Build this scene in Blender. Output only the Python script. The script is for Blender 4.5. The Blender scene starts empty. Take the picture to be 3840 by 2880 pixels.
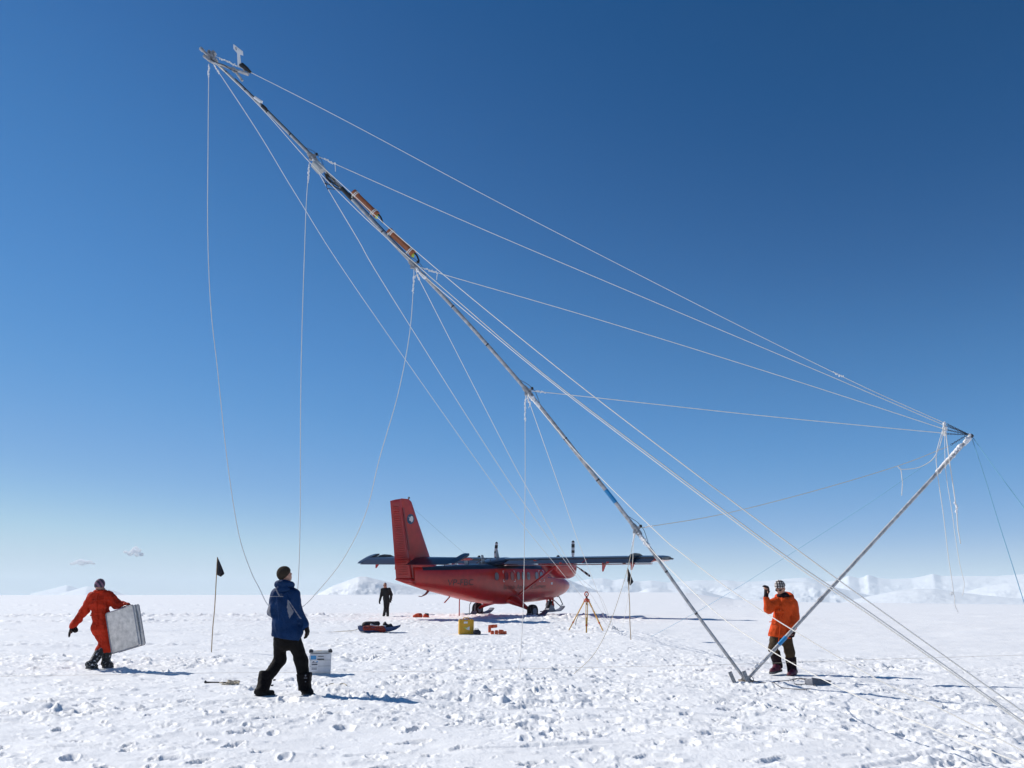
import bpy, bmesh, math, random
import numpy as np
from mathutils import Vector, Matrix

random.seed(7)
SC = bpy.context.scene
COL = SC.collection

# ------------------------------------------------------------------ camera, sky, sun, exposure
F_PX, W_PX, H_PX = 3106.0, 3840.0, 2880.0
CAM_H = 1.45
PITCH = math.atan((2224 - 1440) / F_PX)
cam_d = bpy.data.cameras.new('camera')
cam_d.sensor_width = 36.0
cam_d.lens = F_PX * 36.0 / W_PX
cam_d.clip_start = 0.1
cam_d.clip_end = 60000
cam = bpy.data.objects.new('camera', cam_d)
COL.objects.link(cam)
cam.location = (0, 0, CAM_H)
cam.rotation_euler = (math.pi / 2 + PITCH, 0, 0)
SC.camera = cam

SUN_EL = math.radians(37.0)
SH_AZ = math.radians(-25.0)                      # where the shadows point, from +X
to_sun = Vector((-math.cos(SH_AZ) * math.cos(SUN_EL), -math.sin(SH_AZ) * math.cos(SUN_EL), math.sin(SUN_EL)))
world = bpy.data.worlds.new('World')
SC.world = world
world.use_nodes = True
wn = world.node_tree
for n in list(wn.nodes):
    wn.nodes.remove(n)
w_out = wn.nodes.new('ShaderNodeOutputWorld')
w_bg = wn.nodes.new('ShaderNodeBackground')
w_sky = wn.nodes.new('ShaderNodeTexSky')
w_sky.sky_type = 'NISHITA'
w_sky.sun_disc = False
w_sky.sun_elevation = SUN_EL
w_sky.sun_rotation = math.atan2(to_sun.x, to_sun.y)
w_sky.altitude = 900
w_sky.air_density = 0.6
w_sky.dust_density = 0.0
w_sky.ozone_density = 6.0
w_bg.inputs['Strength'].default_value = 0.096
# the deep polar blue: one tone curve over the whole sky
w_a = wn.nodes.new('ShaderNodeVectorMath')
w_a.operation = 'SCALE'
w_a.inputs['Scale'].default_value = 0.1
w_cv = wn.nodes.new('ShaderNodeRGBCurve')
w_b = wn.nodes.new('ShaderNodeVectorMath')
w_b.operation = 'SCALE'
w_b.inputs['Scale'].default_value = 10.0
for ch, q_ in ((0, [(0, 0), (0.03, 0.003), (0.042, 0.006), (0.05, 0.015), (0.075, 0.046), (0.117, 0.095), (0.16, 0.155), (0.20, 0.21), (0.30, 0.375), (0.37, 0.455), (0.5, 0.525), (0.7, 0.57), (1.0, 0.61)]),
               (1, [(0, 0), (0.05, 0.038), (0.087, 0.074), (0.105, 0.098), (0.162, 0.195), (0.25, 0.30), (0.387, 0.42), (0.50, 0.54), (0.57, 0.60), (0.77, 0.655), (1.0, 0.68)]),
               (2, [(0, 0), (0.15, 0.15), (0.205, 0.23), (0.246, 0.285), (0.366, 0.472), (0.5, 0.61), (0.76, 0.725), (1.0, 0.765)])):
    cv = w_cv.mapping.curves[ch]
    cv.points[0].location = q_[0]
    cv.points[1].location = q_[-1]
    for q in q_[1:-1]:
        cv.points.new(*q)
w_cv.mapping.update()
wn.links.new(w_sky.outputs[0], w_a.inputs[0])
wn.links.new(w_a.outputs[0], w_cv.inputs['Color'])
wn.links.new(w_cv.outputs[0], w_b.inputs[0])
wn.links.new(w_b.outputs[0], w_bg.inputs['Color'])
wn.links.new(w_bg.outputs[0], w_out.inputs['Surface'])

sun_d = bpy.data.lights.new('sun', 'SUN')
sun_d.energy = 4.75
sun_d.angle = math.radians(0.53)
sun_d.color = (1.0, 0.945, 0.86)
sun = bpy.data.objects.new('sun', sun_d)
COL.objects.link(sun)
sun.rotation_euler = to_sun.to_track_quat('Z', 'Y').to_euler()

SC.view_settings.view_transform = 'Standard'
SC.view_settings.look = 'None'
SC.view_settings.exposure = 0.06
SC.view_settings.gamma = 1.0
SC.view_settings.use_curve_mapping = False
SC.render.engine = 'CYCLES'
SC.cycles.use_denoising = True
SC.cycles.max_bounces = 6
SC.cycles.volume_bounces = 6

# ------------------------------------------------------------------ where a sight line of the photograph meets the place
CT, ST = math.cos(PITCH), math.sin(PITCH)
def ray(px, py):
    u, v = (px - 1920) / F_PX, (1440 - py) / F_PX
    return Vector((u, CT - v * ST, ST + v * CT))
def at(px, py, Y):
    d = ray(px, py)
    t = Y / d.y
    return Vector((d.x * t, Y, CAM_H + d.z * t))
def depth_of(p):
    return p.y * CT + (p.z - CAM_H) * ST
def at_depth(px, py, d):
    return Vector((0, 0, CAM_H)) + ray(px, py) * d

# ------------------------------------------------------------------ noise
def _hash(ix, iy, seed):
    h = (ix.astype(np.int64) * 374761393 + iy.astype(np.int64) * 668265263 + seed * 1442695041) & 0xFFFFFFFF
    h = ((h ^ (h >> 13)) * 1274126177) & 0xFFFFFFFF
    h = ((h ^ (h >> 16)) * 2246822519) & 0xFFFFFFFF
    return ((h ^ (h >> 15)) & 0xFFFFFF) / float(0xFFFFFF)
def vnoise(x, y, seed=0):
    ix, iy = np.floor(x), np.floor(y)
    fx, fy = x - ix, y - iy
    fx = fx * fx * fx * (fx * (fx * 6 - 15) + 10)
    fy = fy * fy * fy * (fy * (fy * 6 - 15) + 10)
    ix, iy = ix.astype(np.int64), iy.astype(np.int64)
    a, b = _hash(ix, iy, seed), _hash(ix + 1, iy, seed)
    c, d = _hash(ix, iy + 1, seed), _hash(ix + 1, iy + 1, seed)
    return (a + (b - a) * fx) * (1 - fy) + (c + (d - c) * fx) * fy
def fbm(x, y, octv=4, seed=0, gain=0.5):
    s, amp, tot = 0, 1.0, 0.0
    for i in range(octv):
        c, sn = math.cos(0.6 * i), math.sin(0.6 * i)
        s = s + amp * (vnoise((x * c - y * sn) * 2 ** i + 17.3 * i, (x * sn + y * c) * 2 ** i - 9.1 * i, seed + i) * 2 - 1)
        tot += amp
        amp *= gain
    return s / tot
def vnoise3(x, y, z, seed=0):
    iz = np.floor(z)
    fz = z - iz
    fz = fz * fz * (3 - 2 * fz)
    iz = iz.astype(np.int64)
    lo = np.zeros_like(x)
    hi = np.zeros_like(x)
    ix, iy = np.floor(x), np.floor(y)
    fx, fy = x - ix, y - iy
    fx = fx * fx * (3 - 2 * fx)
    fy = fy * fy * (3 - 2 * fy)
    ix, iy = ix.astype(np.int64), iy.astype(np.int64)
    out = 0
    for dz, wz in ((0, 1 - fz), (1, fz)):
        s = (iz + dz) * 7919
        a, b = _hash(ix + s, iy - s, seed), _hash(ix + 1 + s, iy - s, seed)
        c, d = _hash(ix + s, iy + 1 - s, seed), _hash(ix + 1 + s, iy + 1 - s, seed)
        out = out + wz * ((a + (b - a) * fx) * (1 - fy) + (c + (d - c) * fx) * fy)
    return out
def sstep(a, b, x):
    t = np.clip((x - a) / (b - a), 0, 1)
    return t * t * (3 - 2 * t)

# ------------------------------------------------------------------ materials
def mat(name, col, rough=0.6, metal=0.0, var=0.12, scale=20.0, bump=0.0, bscale=60.0, coat=0.0, spec=0.5, sheen=0.0, col2=None):
    m = bpy.data.materials.new(name)
    m.use_nodes = True
    nt = m.node_tree
    b = nt.nodes['Principled BSDF']
    tc = nt.nodes.new('ShaderNodeTexCoord')
    nz = nt.nodes.new('ShaderNodeTexNoise')
    nz.inputs['Scale'].default_value = scale
    nz.inputs['Detail'].default_value = 6
    nt.links.new(tc.outputs['Object'], nz.inputs['Vector'])
    rp = nt.nodes.new('ShaderNodeValToRGB')
    c2 = col2 if col2 else tuple(max(0, c * (1 - var * 1.5)) for c in col)
    c1 = col if col2 else tuple(min(1, c * (1 + var)) for c in col)
    rp.color_ramp.elements[0].position = 0.3
    rp.color_ramp.elements[1].position = 0.7
    rp.color_ramp.elements[0].color = (*c2, 1)
    rp.color_ramp.elements[1].color = (*c1, 1)
    nt.links.new(nz.outputs['Fac'], rp.inputs['Fac'])
    nt.links.new(rp.outputs['Color'], b.inputs['Base Color'])
    b.inputs['Roughness'].default_value = rough
    b.inputs['Metallic'].default_value = metal
    b.inputs['Specular IOR Level'].default_value = spec
    b.inputs['Coat Weight'].default_value = coat
    b.inputs['Coat Roughness'].default_value = 0.15
    b.inputs['Sheen Weight'].default_value = sheen
    if bump > 0:
        n2 = nt.nodes.new('ShaderNodeTexNoise')
        n2.inputs['Scale'].default_value = bscale
        n2.inputs['Detail'].default_value = 5
        nt.links.new(tc.outputs['Object'], n2.inputs['Vector'])
        bp = nt.nodes.new('ShaderNodeBump')
        bp.inputs['Strength'].default_value = bump
        bp.inputs['Distance'].default_value = 0.02
        nt.links.new(n2.outputs['Fac'], bp.inputs['Height'])
        nt.links.new(bp.outputs['Normal'], b.inputs['Normal'])
    return m

M = {}
M['rope'] = mat('white_rope', (0.72, 0.70, 0.66), 0.8, var=0.1, scale=90)
M['rope_tan'] = mat('tan_rope', (0.50, 0.44, 0.34), 0.85, var=0.15, scale=90)
M['rope_blue'] = mat('blue_cord', (0.10, 0.30, 0.46), 0.7, scale=90)
M['rime'] = mat('rime_ice', (0.80, 0.80, 0.82), 0.7, var=0.05, bump=0.6, bscale=90)
M['alu'] = mat('weathered_aluminium', (0.42, 0.42, 0.43), 0.5, 0.35, var=0.25, scale=14, bump=0.1)
M['galv'] = mat('galvanised_steel', (0.32, 0.32, 0.33), 0.5, 0.4, var=0.3, scale=30)
M['steel_dark'] = mat('dark_steel', (0.05, 0.05, 0.055), 0.5, 0.6)
M['tape_blue'] = mat('blue_tape', (0.01, 0.22, 0.50), 0.45)
M['box_grey'] = mat('grey_enclosure', (0.40, 0.42, 0.43), 0.5, var=0.06)
M['black'] = mat('black_rubber', (0.012, 0.012, 0.013), 0.6)
M['clay'] = mat('terracotta_plastic', (0.30, 0.095, 0.035), 0.55, var=0.15, scale=12)
M['green_plug'] = mat('yellow_green_plug', (0.45, 0.55, 0.08), 0.5)
M['white_plastic'] = mat('white_plastic', (0.75, 0.75, 0.76), 0.45, var=0.03)
M['wood'] = mat('grey_wood', (0.20, 0.17, 0.14), 0.8, var=0.3, scale=25, bump=0.4)
M['bamboo'] = mat('bamboo', (0.42, 0.30, 0.18), 0.6, var=0.2, scale=15)
M['flag'] = mat('black_cloth', (0.010, 0.009, 0.014), 0.85, sheen=0.3)

# ------------------------------------------------------------------ mesh building
class MB:
    """collects shapes and links them as one mesh object"""
    def __init__(self):
        self.v, self.f, self.mi = [], [], []
    def add(self, verts, faces, mi=0):
        o = len(self.v)
        self.v += [tuple(p) for p in verts]
        self.f += [tuple(i + o for i in f) for f in faces]
        self.mi += [mi] * len(faces)
        return self
    def box(self, c, size, R=None, mi=0, bev=0.0):
        """box with chamfered edges when bev > 0"""
        R = R or Matrix.Identity(3)
        c = Vector(c)
        if bev <= 0:
            vs = [c + R @ Vector((sx * size[0] / 2, sy * size[1] / 2, sz * size[2] / 2)) for sx in (-1, 1) for sy in (-1, 1) for sz in (-1, 1)]
            return self.add(vs, [(0, 1, 3, 2), (4, 6, 7, 5), (0, 4, 5, 1), (2, 3, 7, 6), (0, 2, 6, 4), (1, 5, 7, 3)], mi)
        bm = bmesh.new()
        bmesh.ops.create_cube(bm, size=1.0)
        for v in bm.verts:
            v.co = Vector((v.co.x * size[0], v.co.y * size[1], v.co.z * size[2]))
        bmesh.ops.bevel(bm, geom=list(bm.edges), offset=bev, segments=2, profile=0.6, affect='EDGES')
        bm.verts.index_update()
        vs = [c + R @ v.co for v in bm.verts]
        fs = [[v.index for v in f.verts] for f in bm.faces]
        bm.free()
        return self.add(vs, fs, mi)
    def tube(self, pts, r, n=8, mi=0, cap=True, flat=1.0):
        pts = [Vector(p) for p in pts]
        m = len(pts)
        rs = r if isinstance(r, (list, tuple)) else [r] * m
        up = None
        vs, fs = [], []
        for i, p in enumerate(pts):
            t = (pts[min(i + 1, m - 1)] - pts[max(i - 1, 0)])
            t = t.normalized() if t.length > 1e-9 else Vector((0, 0, 1))
            if up is None:
                up = Vector((0, 0, 1)) if abs(t.z) < 0.9 else Vector((0, 1, 0))
            a = (up - t * up.dot(t)).normalized()
            b = t.cross(a)
            up = a
            for k in range(n):
                an = 2 * math.pi * k / n
                vs.append(p + a * (math.cos(an) * rs[i]) + b * (math.sin(an) * rs[i] * flat))
        for i in range(m - 1):
            for k in range(n):
                k2 = (k + 1) % n
                fs.append((i * n + k, i * n + k2, (i + 1) * n + k2, (i + 1) * n + k))
        if cap:
            fs.append(tuple(range(n - 1, -1, -1)))
            fs.append(tuple((m - 1) * n + k for k in range(n)))
        return self.add(vs, fs, mi)
    def rod(self, a, b, r, n=10, mi=0, r2=None):
        return self.tube([a, b], [r, r if r2 is None else r2], n, mi)
    def ball(self, c, r, n=10, mi=0, R=None):
        c = Vector(c)
        rr = r if isinstance(r, (list, tuple)) else (r, r, r)
        m = max(4, n // 2)
        R = R or Matrix.Identity(3)
        vs = [c + R @ Vector((0, 0, rr[2]))]
        for i in range(1, m):
            th = math.pi * i / m
            for k in range(n):
                ph = 2 * math.pi * k / n
                vs.append(c + R @ Vector((rr[0] * math.sin(th) * math.cos(ph), rr[1] * math.sin(th) * math.sin(ph), rr[2] * math.cos(th))))
        vs.append(c - R @ Vector((0, 0, rr[2])))
        fs = [(0, 1 + k, 1 + (k + 1) % n) for k in range(n)]
        for i in range(m - 2):
            for k in range(n):
                k2 = (k + 1) % n
                fs.append((1 + i * n + k, 1 + (i + 1) * n + k, 1 + (i + 1) * n + k2, 1 + i * n + k2))
        last = len(vs) - 1
        fs += [(last, 1 + (m - 2) * n + (k + 1) % n, 1 + (m - 2) * n + k) for k in range(n)]
        return self.add(vs, fs, mi)
    def loft(self, rings, mi=0, cap=True, closed=True):
        n = len(rings[0])
        vs = [p for r in rings for p in r]
        fs = []
        for i in range(len(rings) - 1):
            for k in range(n if closed else n - 1):
                k2 = (k + 1) % n
                fs.append((i * n + k, i * n + k2, (i + 1) * n + k2, (i + 1) * n + k))
        if cap:
            fs.append(tuple(range(n - 1, -1, -1)))
            fs.append(tuple((len(rings) - 1) * n + k for k in range(n)))
        return self.add(vs, fs, mi)
    def prism(self, poly, ext, mi=0):
        """a flat polygon (list of points) given thickness along the vector ext, centred"""
        e = Vector(ext) / 2
        n = len(poly)
        vs = [Vector(p) - e for p in poly] + [Vector(p) + e for p in poly]
        fs = [tuple(range(n - 1, -1, -1)), tuple(range(n, 2 * n))]
        fs += [(k, (k + 1) % n, n + (k + 1) % n, n + k) for k in range(n)]
        return self.add(vs, fs, mi)
    def build(self, name, mats, parent=None, smooth=False, loc=None, fix=True):
        me = bpy.data.meshes.new(name)
        me.from_pydata([tuple(p) for p in self.v], [], self.f)
        mats = mats if isinstance(mats, (list, tuple)) else [mats]
        for m in mats:
            me.materials.append(m)
        if len(mats) > 1:
            me.polygons.foreach_set('material_index', self.mi)
        if fix:
            bm = bmesh.new()
            bm.from_mesh(me)
            bmesh.ops.recalc_face_normals(bm, faces=bm.faces)
            bm.to_mesh(me)
            bm.free()
        if smooth:
            me.polygons.foreach_set('use_smooth', [True] * len(me.polygons))
            if smooth == 'angle':
                me.set_sharp_from_angle(angle=math.radians(38))
        me.update()
        o = bpy.data.objects.new(name, me)
        COL.objects.link(o)
        if loc is not None:
            o.location = loc
        if parent is not None:
            o.parent = parent
        return o

def thing(name, label, cat, loc=(0, 0, 0), rot=(0, 0, 0), group=None):
    o = bpy.data.objects.new(name, None)
    o.empty_display_size = 0.2
    COL.objects.link(o)
    o.location = loc
    o.rotation_euler = rot
    tag(o, label, cat, group)
    return o
def tag(o, label, cat, group=None):
    o['label'] = label
    o['category'] = cat
    if group:
        o['group'] = group
    return o
def local_of(root):
    inv = Matrix.LocRotScale(root.location, root.rotation_euler, None).inverted()
    return lambda p: inv @ Vector(p)
def smooth_path(pts, sub=6):
    """Catmull-Rom through the points"""
    P = [Vector(p) for p in pts]
    if len(P) < 3:
        return P
    Q = [P[0] * 2 - P[1]] + P + [P[-1] * 2 - P[-2]]
    out = []
    for i in range(1, len(Q) - 2):
        p0, p1, p2, p3 = Q[i - 1:i + 3]
        for k in range(sub):
            t = k / sub
            out.append(0.5 * ((2 * p1) + (p2 - p0) * t + (2 * p0 - 5 * p1 + 4 * p2 - p3) * t * t + (3 * p1 - p0 - 3 * p2 + p3) * t ** 3))
    out.append(P[-1])
    return out
# ------------------------------------------------------------------ the snow: one sheet from the camera to the horizon
def worley_bumps(x, y, cell, rmin, rmax, dens, seed, aspect=0.0, power=0.6):
    """rounded lumps of uneven outline: height in units of their radius"""
    gx, gy = np.floor(x / cell), np.floor(y / cell)
    best = np.zeros_like(x)
    for dx in (-1, 0, 1):
        for dy in (-1, 0, 1):
            cx, cy = gx + dx, gy + dy
            jx, jy = _hash(cx, cy, seed), _hash(cx, cy, seed + 1)
            on = _hash(cx, cy, seed + 2) < dens
            r = rmin + (rmax - rmin) * _hash(cx, cy, seed + 3) ** 2
            an = _hash(cx, cy, seed + 4) * 6.283
            px, py = x - (cx + jx) * cell, y - (cy + jy) * cell
            ca, sa = np.cos(an), np.sin(an)
            u, v = px * ca + py * sa, -px * sa + py * ca
            v = v * (1 + aspect * (0.5 + _hash(cx, cy, seed + 5)))
            q = 1 - (u * u + v * v) / (r * r)
            h = np.where(on & (q > 0), r * np.clip(q, 0, 1) ** power, 0)
            best = np.maximum(best, h)
    return best

def base_h(x, y):
    """the lie of the land without the trodden surface"""
    x = np.asarray(x, float)
    y = np.asarray(y, float)
    r = np.hypot(x, y) + 1e-6
    h = 0.24 * sstep(18, 44, r) * (y > 0)
    az = np.degrees(np.arctan2(x, y))
    drop = np.interp(az, [-40, -15, -4, 0, 6, 11.5, 14.5, 18, 40], [6, 6, 5, 0, -3, -2, 22, 30, 38])   # how far below eye level the plain ends
    hend = CAM_H - np.maximum(drop, -4) / F_PX * 1200.0
    t = np.clip((r - 60) / 1140.0, 0, 1.4)
    h = h + np.where(r > 60, (hend - 0.24) * t, 0)
    h = np.where(r > 1200, h - np.minimum((r - 1200) * 0.03, 160), h)
    return h

def seg_d(x, y, ax, ay, bx, by):
    t = np.clip(((x - ax) * (bx - ax) + (y - ay) * (by - ay)) / ((bx - ax) ** 2 + (by - ay) ** 2), 0, 1)
    return np.hypot(x - ax - t * (bx - ax), y - ay - t * (by - ay))

BERMS = [((-60, 44), (-9.0, 46.5), 0.11, 1.0), ((-50, 36.5), (-16, 37.5), 0.075, 0.7), ((-16, 37.5), (-9.5, 40.0), 0.06, 0.8), ((-90, 85), (30, 95), 0.085, 1.8),
         ((-200, 170), (20, 185), 0.10, 2.6), ((-40, 62), (0, 70), 0.06, 1.2), ((-14, 23.5), (-8.0, 24.2), 0.04, 0.5),
         ((-3.5, 46.0), (3.0, 42.0), 0.10, 1.2), ((0.5, 40.0), (4.5, 44.5), 0.10, 0.8)]

RUTS = [((-7, 8.2), (-1.0, 9.3), 0.016, 0.05), ((-1.5, 8.3), (1.8, 9.0), 0.018, 0.05), ((-6, 11.6), (-2.9, 12.4), 0.03, 0.07), ((0.3, 10.6), (6, 7.7), 0.035, 0.06), ((0.6, 10.9), (6, 8.1), 0.035, 0.06),
        ((-9, 17.6), (2.0, 17.0), 0.03, 0.08), ((-9, 18.1), (2.0, 17.5), 0.03, 0.08), ((2.5, 7.2), (5.5, 9.6), 0.03, 0.06), ((-4, 14.3), (3, 13.2), 0.025, 0.06), ((-4.5, 30.0), (-1.0, 29.8), 0.03, 0.10), ((-20, 29.6), (-5.5, 29.7), 0.04, 0.12), ((-20, 30.2), (-5.5, 30.2), 0.04, 0.12)]

def snow_h(x, y):
    x = np.asarray(x, float)
    y = np.asarray(y, float)
    r = np.hypot(x, y)
    z = base_h(x, y)
    # domain warp keeps every feature ragged
    wx = x + 0.05 * fbm(x * 5, y * 5, 2, 31)
    wy = y + 0.05 * fbm(x * 5, y * 5, 2, 47)
    # trodden ground, wind-packed ground
    tr = 0.74 + 0.80 * fbm(x / 2.6, y / 2.2, 3, 5)
    smooth_right = sstep(17.0, 24.0, y) * sstep(2.0, 6.0, x - 0.04 * y)
    smooth_left = sstep(20.0, 22.5, y) * (1 - sstep(33, 38, y)) * sstep(0.6, 3.5, -x - 0.17 * y)
    near_left = sstep(0.0, 3.0, -x + 0.6) * (1 - sstep(9.0, 12.5, y))
    tr = tr - 0.9 * smooth_right - 0.50 * smooth_left - 0.10 * near_left - 0.8 * sstep(48, 70, r)
    tr = tr + 0.35 * np.exp(-((x - 1.8) ** 2 / 14 + (y - 15.0) ** 2 / 30)) + 0.10 * np.exp(-((x - 4) ** 2 / 6 + (y - 9.5) ** 2 / 5))
    tr = tr + 0.75 * np.exp(-((x - 0.5) / 9) ** 2 - ((y - 42.5) / 5) ** 2)
    tr = np.clip(tr, 0.06, 1.15)
    z = z + 0.045 * fbm(x / 2.2, y / 2.2, 3, 11) * (1 - sstep(60, 120, r))
    # wind ridges
    z = z + (0.010 + 0.012 * (1 - np.clip(tr, 0, 1))) * fbm(wx / 1.1, wy / 0.30, 4, 13)
    # lumps and broken crust: rounded clods with creases between them, at several sizes
    fade2, fade3 = 1 - sstep(34, 60, r), 1 - sstep(18, 34, r)
    def bil(f, sd):
        q = vnoise(wx * f * 0.8 + 3.7 * sd, wy * f * 1.3 - 1.9 * sd, sd)
        return 0.5 * np.abs(q * 2 - 1) + 0.62 * q - 0.06
    patch = 0.25 + 1.5 * vnoise(x / 0.8 + 0.4 * fbm(x, y, 2, 77), y / 0.8, 71) ** 1.3
    clod = 0.052 * (bil(2.1, 201) - 0.5) + patch * (0.044 * (bil(4.6, 202) - 0.5) + 0.032 * (bil(9.5, 203) - 0.5) * fade2 + 0.020 * (bil(19.0, 204) - 0.5) * fade3 + 0.010 * (bil(37.0, 208) - 0.5) * fade3)
    z = z + tr ** 1.2 * clod
    z = z + (1 - np.clip(tr, 0, 1)) * (0.010 * (bil(3.1, 205) - 0.5) + 0.006 * (bil(8.0, 206) - 0.5) * fade2 + 0.004 * (bil(17.0, 207) - 0.5) * fade3) * (1 - 0.5 * smooth_right)
    lum = worley_bumps(wx, wy, 0.55, 0.05, 0.15, 0.35, 100, 0.7) * 0.40
    lum3 = worley_bumps(wx + 0.3, wy, 0.16, 0.012, 0.045, 0.35, 140, 0.5, 0.5) * 0.6
    z = z + tr ** 1.5 * lum + (0.2 + 0.8 * tr) * lum3 * (1 - 0.7 * smooth_right) * fade2
    # footprints: a sharp-edged hollow with a raised lip
    pit = worley_bumps(wx, wy, 0.58, 0.11, 0.20, 0.68, 160, 0.9, 0.55)
    rim = worley_bumps(wx, wy, 0.58, 0.15, 0.27, 0.68, 160, 0.9, 1.0)
    foot = np.clip(tr * 0.9 + 0.12 + 0.35 * near_left, 0, 1) * (1 - sstep(35, 55, r)) * (1 - 0.8 * smooth_right)
    pit2 = worley_bumps(wx + 7.7, wy - 2.2, 0.40, 0.06, 0.13, 0.55, 180, 1.2, 0.5)
    rim2 = worley_bumps(wx + 7.7, wy - 2.2, 0.40, 0.09, 0.19, 0.55, 180, 1.2, 0.8)
    z = z + foot * (0.16 * rim - 0.58 * pit) + foot * (1 - sstep(22, 36, r)) * (0.20 * rim2 - 0.50 * pit2)
    # ruts left by skis and sleds, boot trails
    for (a, b, dep, w) in RUTS:
        d = seg_d(x, y, *a, *b) + 0.04 * fbm(x * 1.3, y * 1.3, 2, 91)
        z = z + dep * (-np.exp(-(d / w) ** 4) + 0.55 * np.exp(-((d - 1.9 * w) / (0.7 * w)) ** 2)) * np.clip(2.2 * vnoise(x * 1.6, y * 1.6, 93) - 0.55, 0, 1)
    # piled edges of old tracks
    for (a, b, hh, w) in BERMS:
        d = seg_d(x, y, *a, *b)
        m = np.exp(-(d / w) ** 2)
        sc_ = max(0.35, w * 0.45)
        z = z + m * hh * (0.25 + 1.5 * np.abs(vnoise(x / sc_, y / sc_, 23) * 2 - 1) + 0.8 * np.abs(vnoise(x / sc_ * 2.3, y / sc_ * 2.3, 24) * 2 - 1) - 0.35)
    # snow trodden flat where people and gear stand
    keep = np.ones_like(x)
    for (ax_, ay_, ar_) in PADS:
        keep = keep * (1 - 0.85 * np.exp(-((x - ax_) ** 2 + (y - ay_) ** 2) / (ar_ * ar_)))
    zb = base_h(x, y)
    return zb + (z - zb) * keep
PADS = []

def snow_at(x, y):
    return float(snow_h(np.array([x]), np.array([y]))[0])
def base_at(x, y):
    return float(base_h(np.array([x]), np.array([y]))[0])
def on_ground(px, py):
    """the point of the snow plain under that sight line"""
    Y = 12.0
    d = ray(px, py)
    h = 0.0
    for _ in range(60):
        t = (h - CAM_H) / d.z
        p = Vector((d.x * t, d.y * t, h))
        h = 0.7 * h + 0.3 * base_at(p.x, p.y)
    return p

for (px_, py_, r_) in ((985, 2608, 0.34), (1150, 2604, 0.34), (378, 2507, 0.38), (2905, 2527, 0.32), (2972, 2534, 0.32), (1447, 2311, 0.5), (1198, 2528, 0.34), (1422, 2371, 0.8), (1747, 2378, 0.4), (1789, 2380, 0.3), (1866, 2376, 0.45),
                       (2134, 2362, 0.25), (2199, 2378, 0.25), (2261, 2365, 0.25), (3060, 2566, 0.35), (806, 2560, 0.28), (860, 2566, 0.3), (2797, 2556, 0.25), (1575, 2316, 0.5), (1722, 2314, 0.3)):
    p_ = on_ground(px_, py_)
    PADS.append((p_.x, p_.y, r_))

def snow_material():
    m = bpy.data.materials.new('snow')
    m.use_nodes = True
    nt = m.node_tree
    b = nt.nodes['Principled BSDF']
    tc = nt.nodes.new('ShaderNodeTexCoord')
    n1 = nt.nodes.new('ShaderNodeTexNoise')
    n1.inputs['Scale'].default_value = 0.8
    n1.inputs['Detail'].default_value = 5
    nt.links.new(tc.outputs['Object'], n1.inputs['Vector'])
    rp = nt.nodes.new('ShaderNodeValToRGB')
    rp.color_ramp.elements[0].color = (0.87, 0.885, 0.91, 1)
    rp.color_ramp.elements[1].color = (0.92, 0.925, 0.93, 1)
    nt.links.new(n1.outputs['Fac'], rp.inputs['Fac'])
    nt.links.new(rp.outputs['Color'], b.inputs['Base Color'])
    b.inputs['Roughness'].default_value = 0.55
    b.inputs['Specular IOR Level'].default_value = 0.25
    n2 = nt.nodes.new('ShaderNodeTexNoise')
    n2.inputs['Scale'].default_value = 38
    n2.inputs['Detail'].default_value = 6
    n2.inputs['Roughness'].default_value = 0.65
    nt.links.new(tc.outputs['Object'], n2.inputs['Vector'])
    bp = nt.nodes.new('ShaderNodeBump')
    bp.inputs['Strength'].default_value = 0.45
    bp.inputs['Distance'].default_value = 0.02
    nt.links.new(n2.outputs['Fac'], bp.inputs['Height'])
    nt.links.new(bp.outputs['Normal'], b.inputs['Normal'])
    return m
M['snow'] = snow_material()

def mesh_np(name, V, Q, mats, smooth=True):
    me = bpy.data.meshes.new(name)
    me.vertices.add(len(V))
    me.vertices.foreach_set('co', np.ascontiguousarray(V, np.float32).ravel())
    k = Q.shape[1]
    me.loops.add(Q.size)
    me.loops.foreach_set('vertex_index', np.ascontiguousarray(Q, np.int32).ravel())
    me.polygons.add(len(Q))
    me.polygons.foreach_set('loop_start', np.arange(0, Q.size, k, dtype=np.int32))
    me.polygons.foreach_set('use_smooth', np.full(len(Q), bool(smooth)))
    for m in (mats if isinstance(mats, (list, tuple)) else [mats]):
        me.materials.append(m)
    me.update(calc_edges=True)
    me.validate()
    o = bpy.data.objects.new(name, me)
    COL.objects.link(o)
    return o

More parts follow.
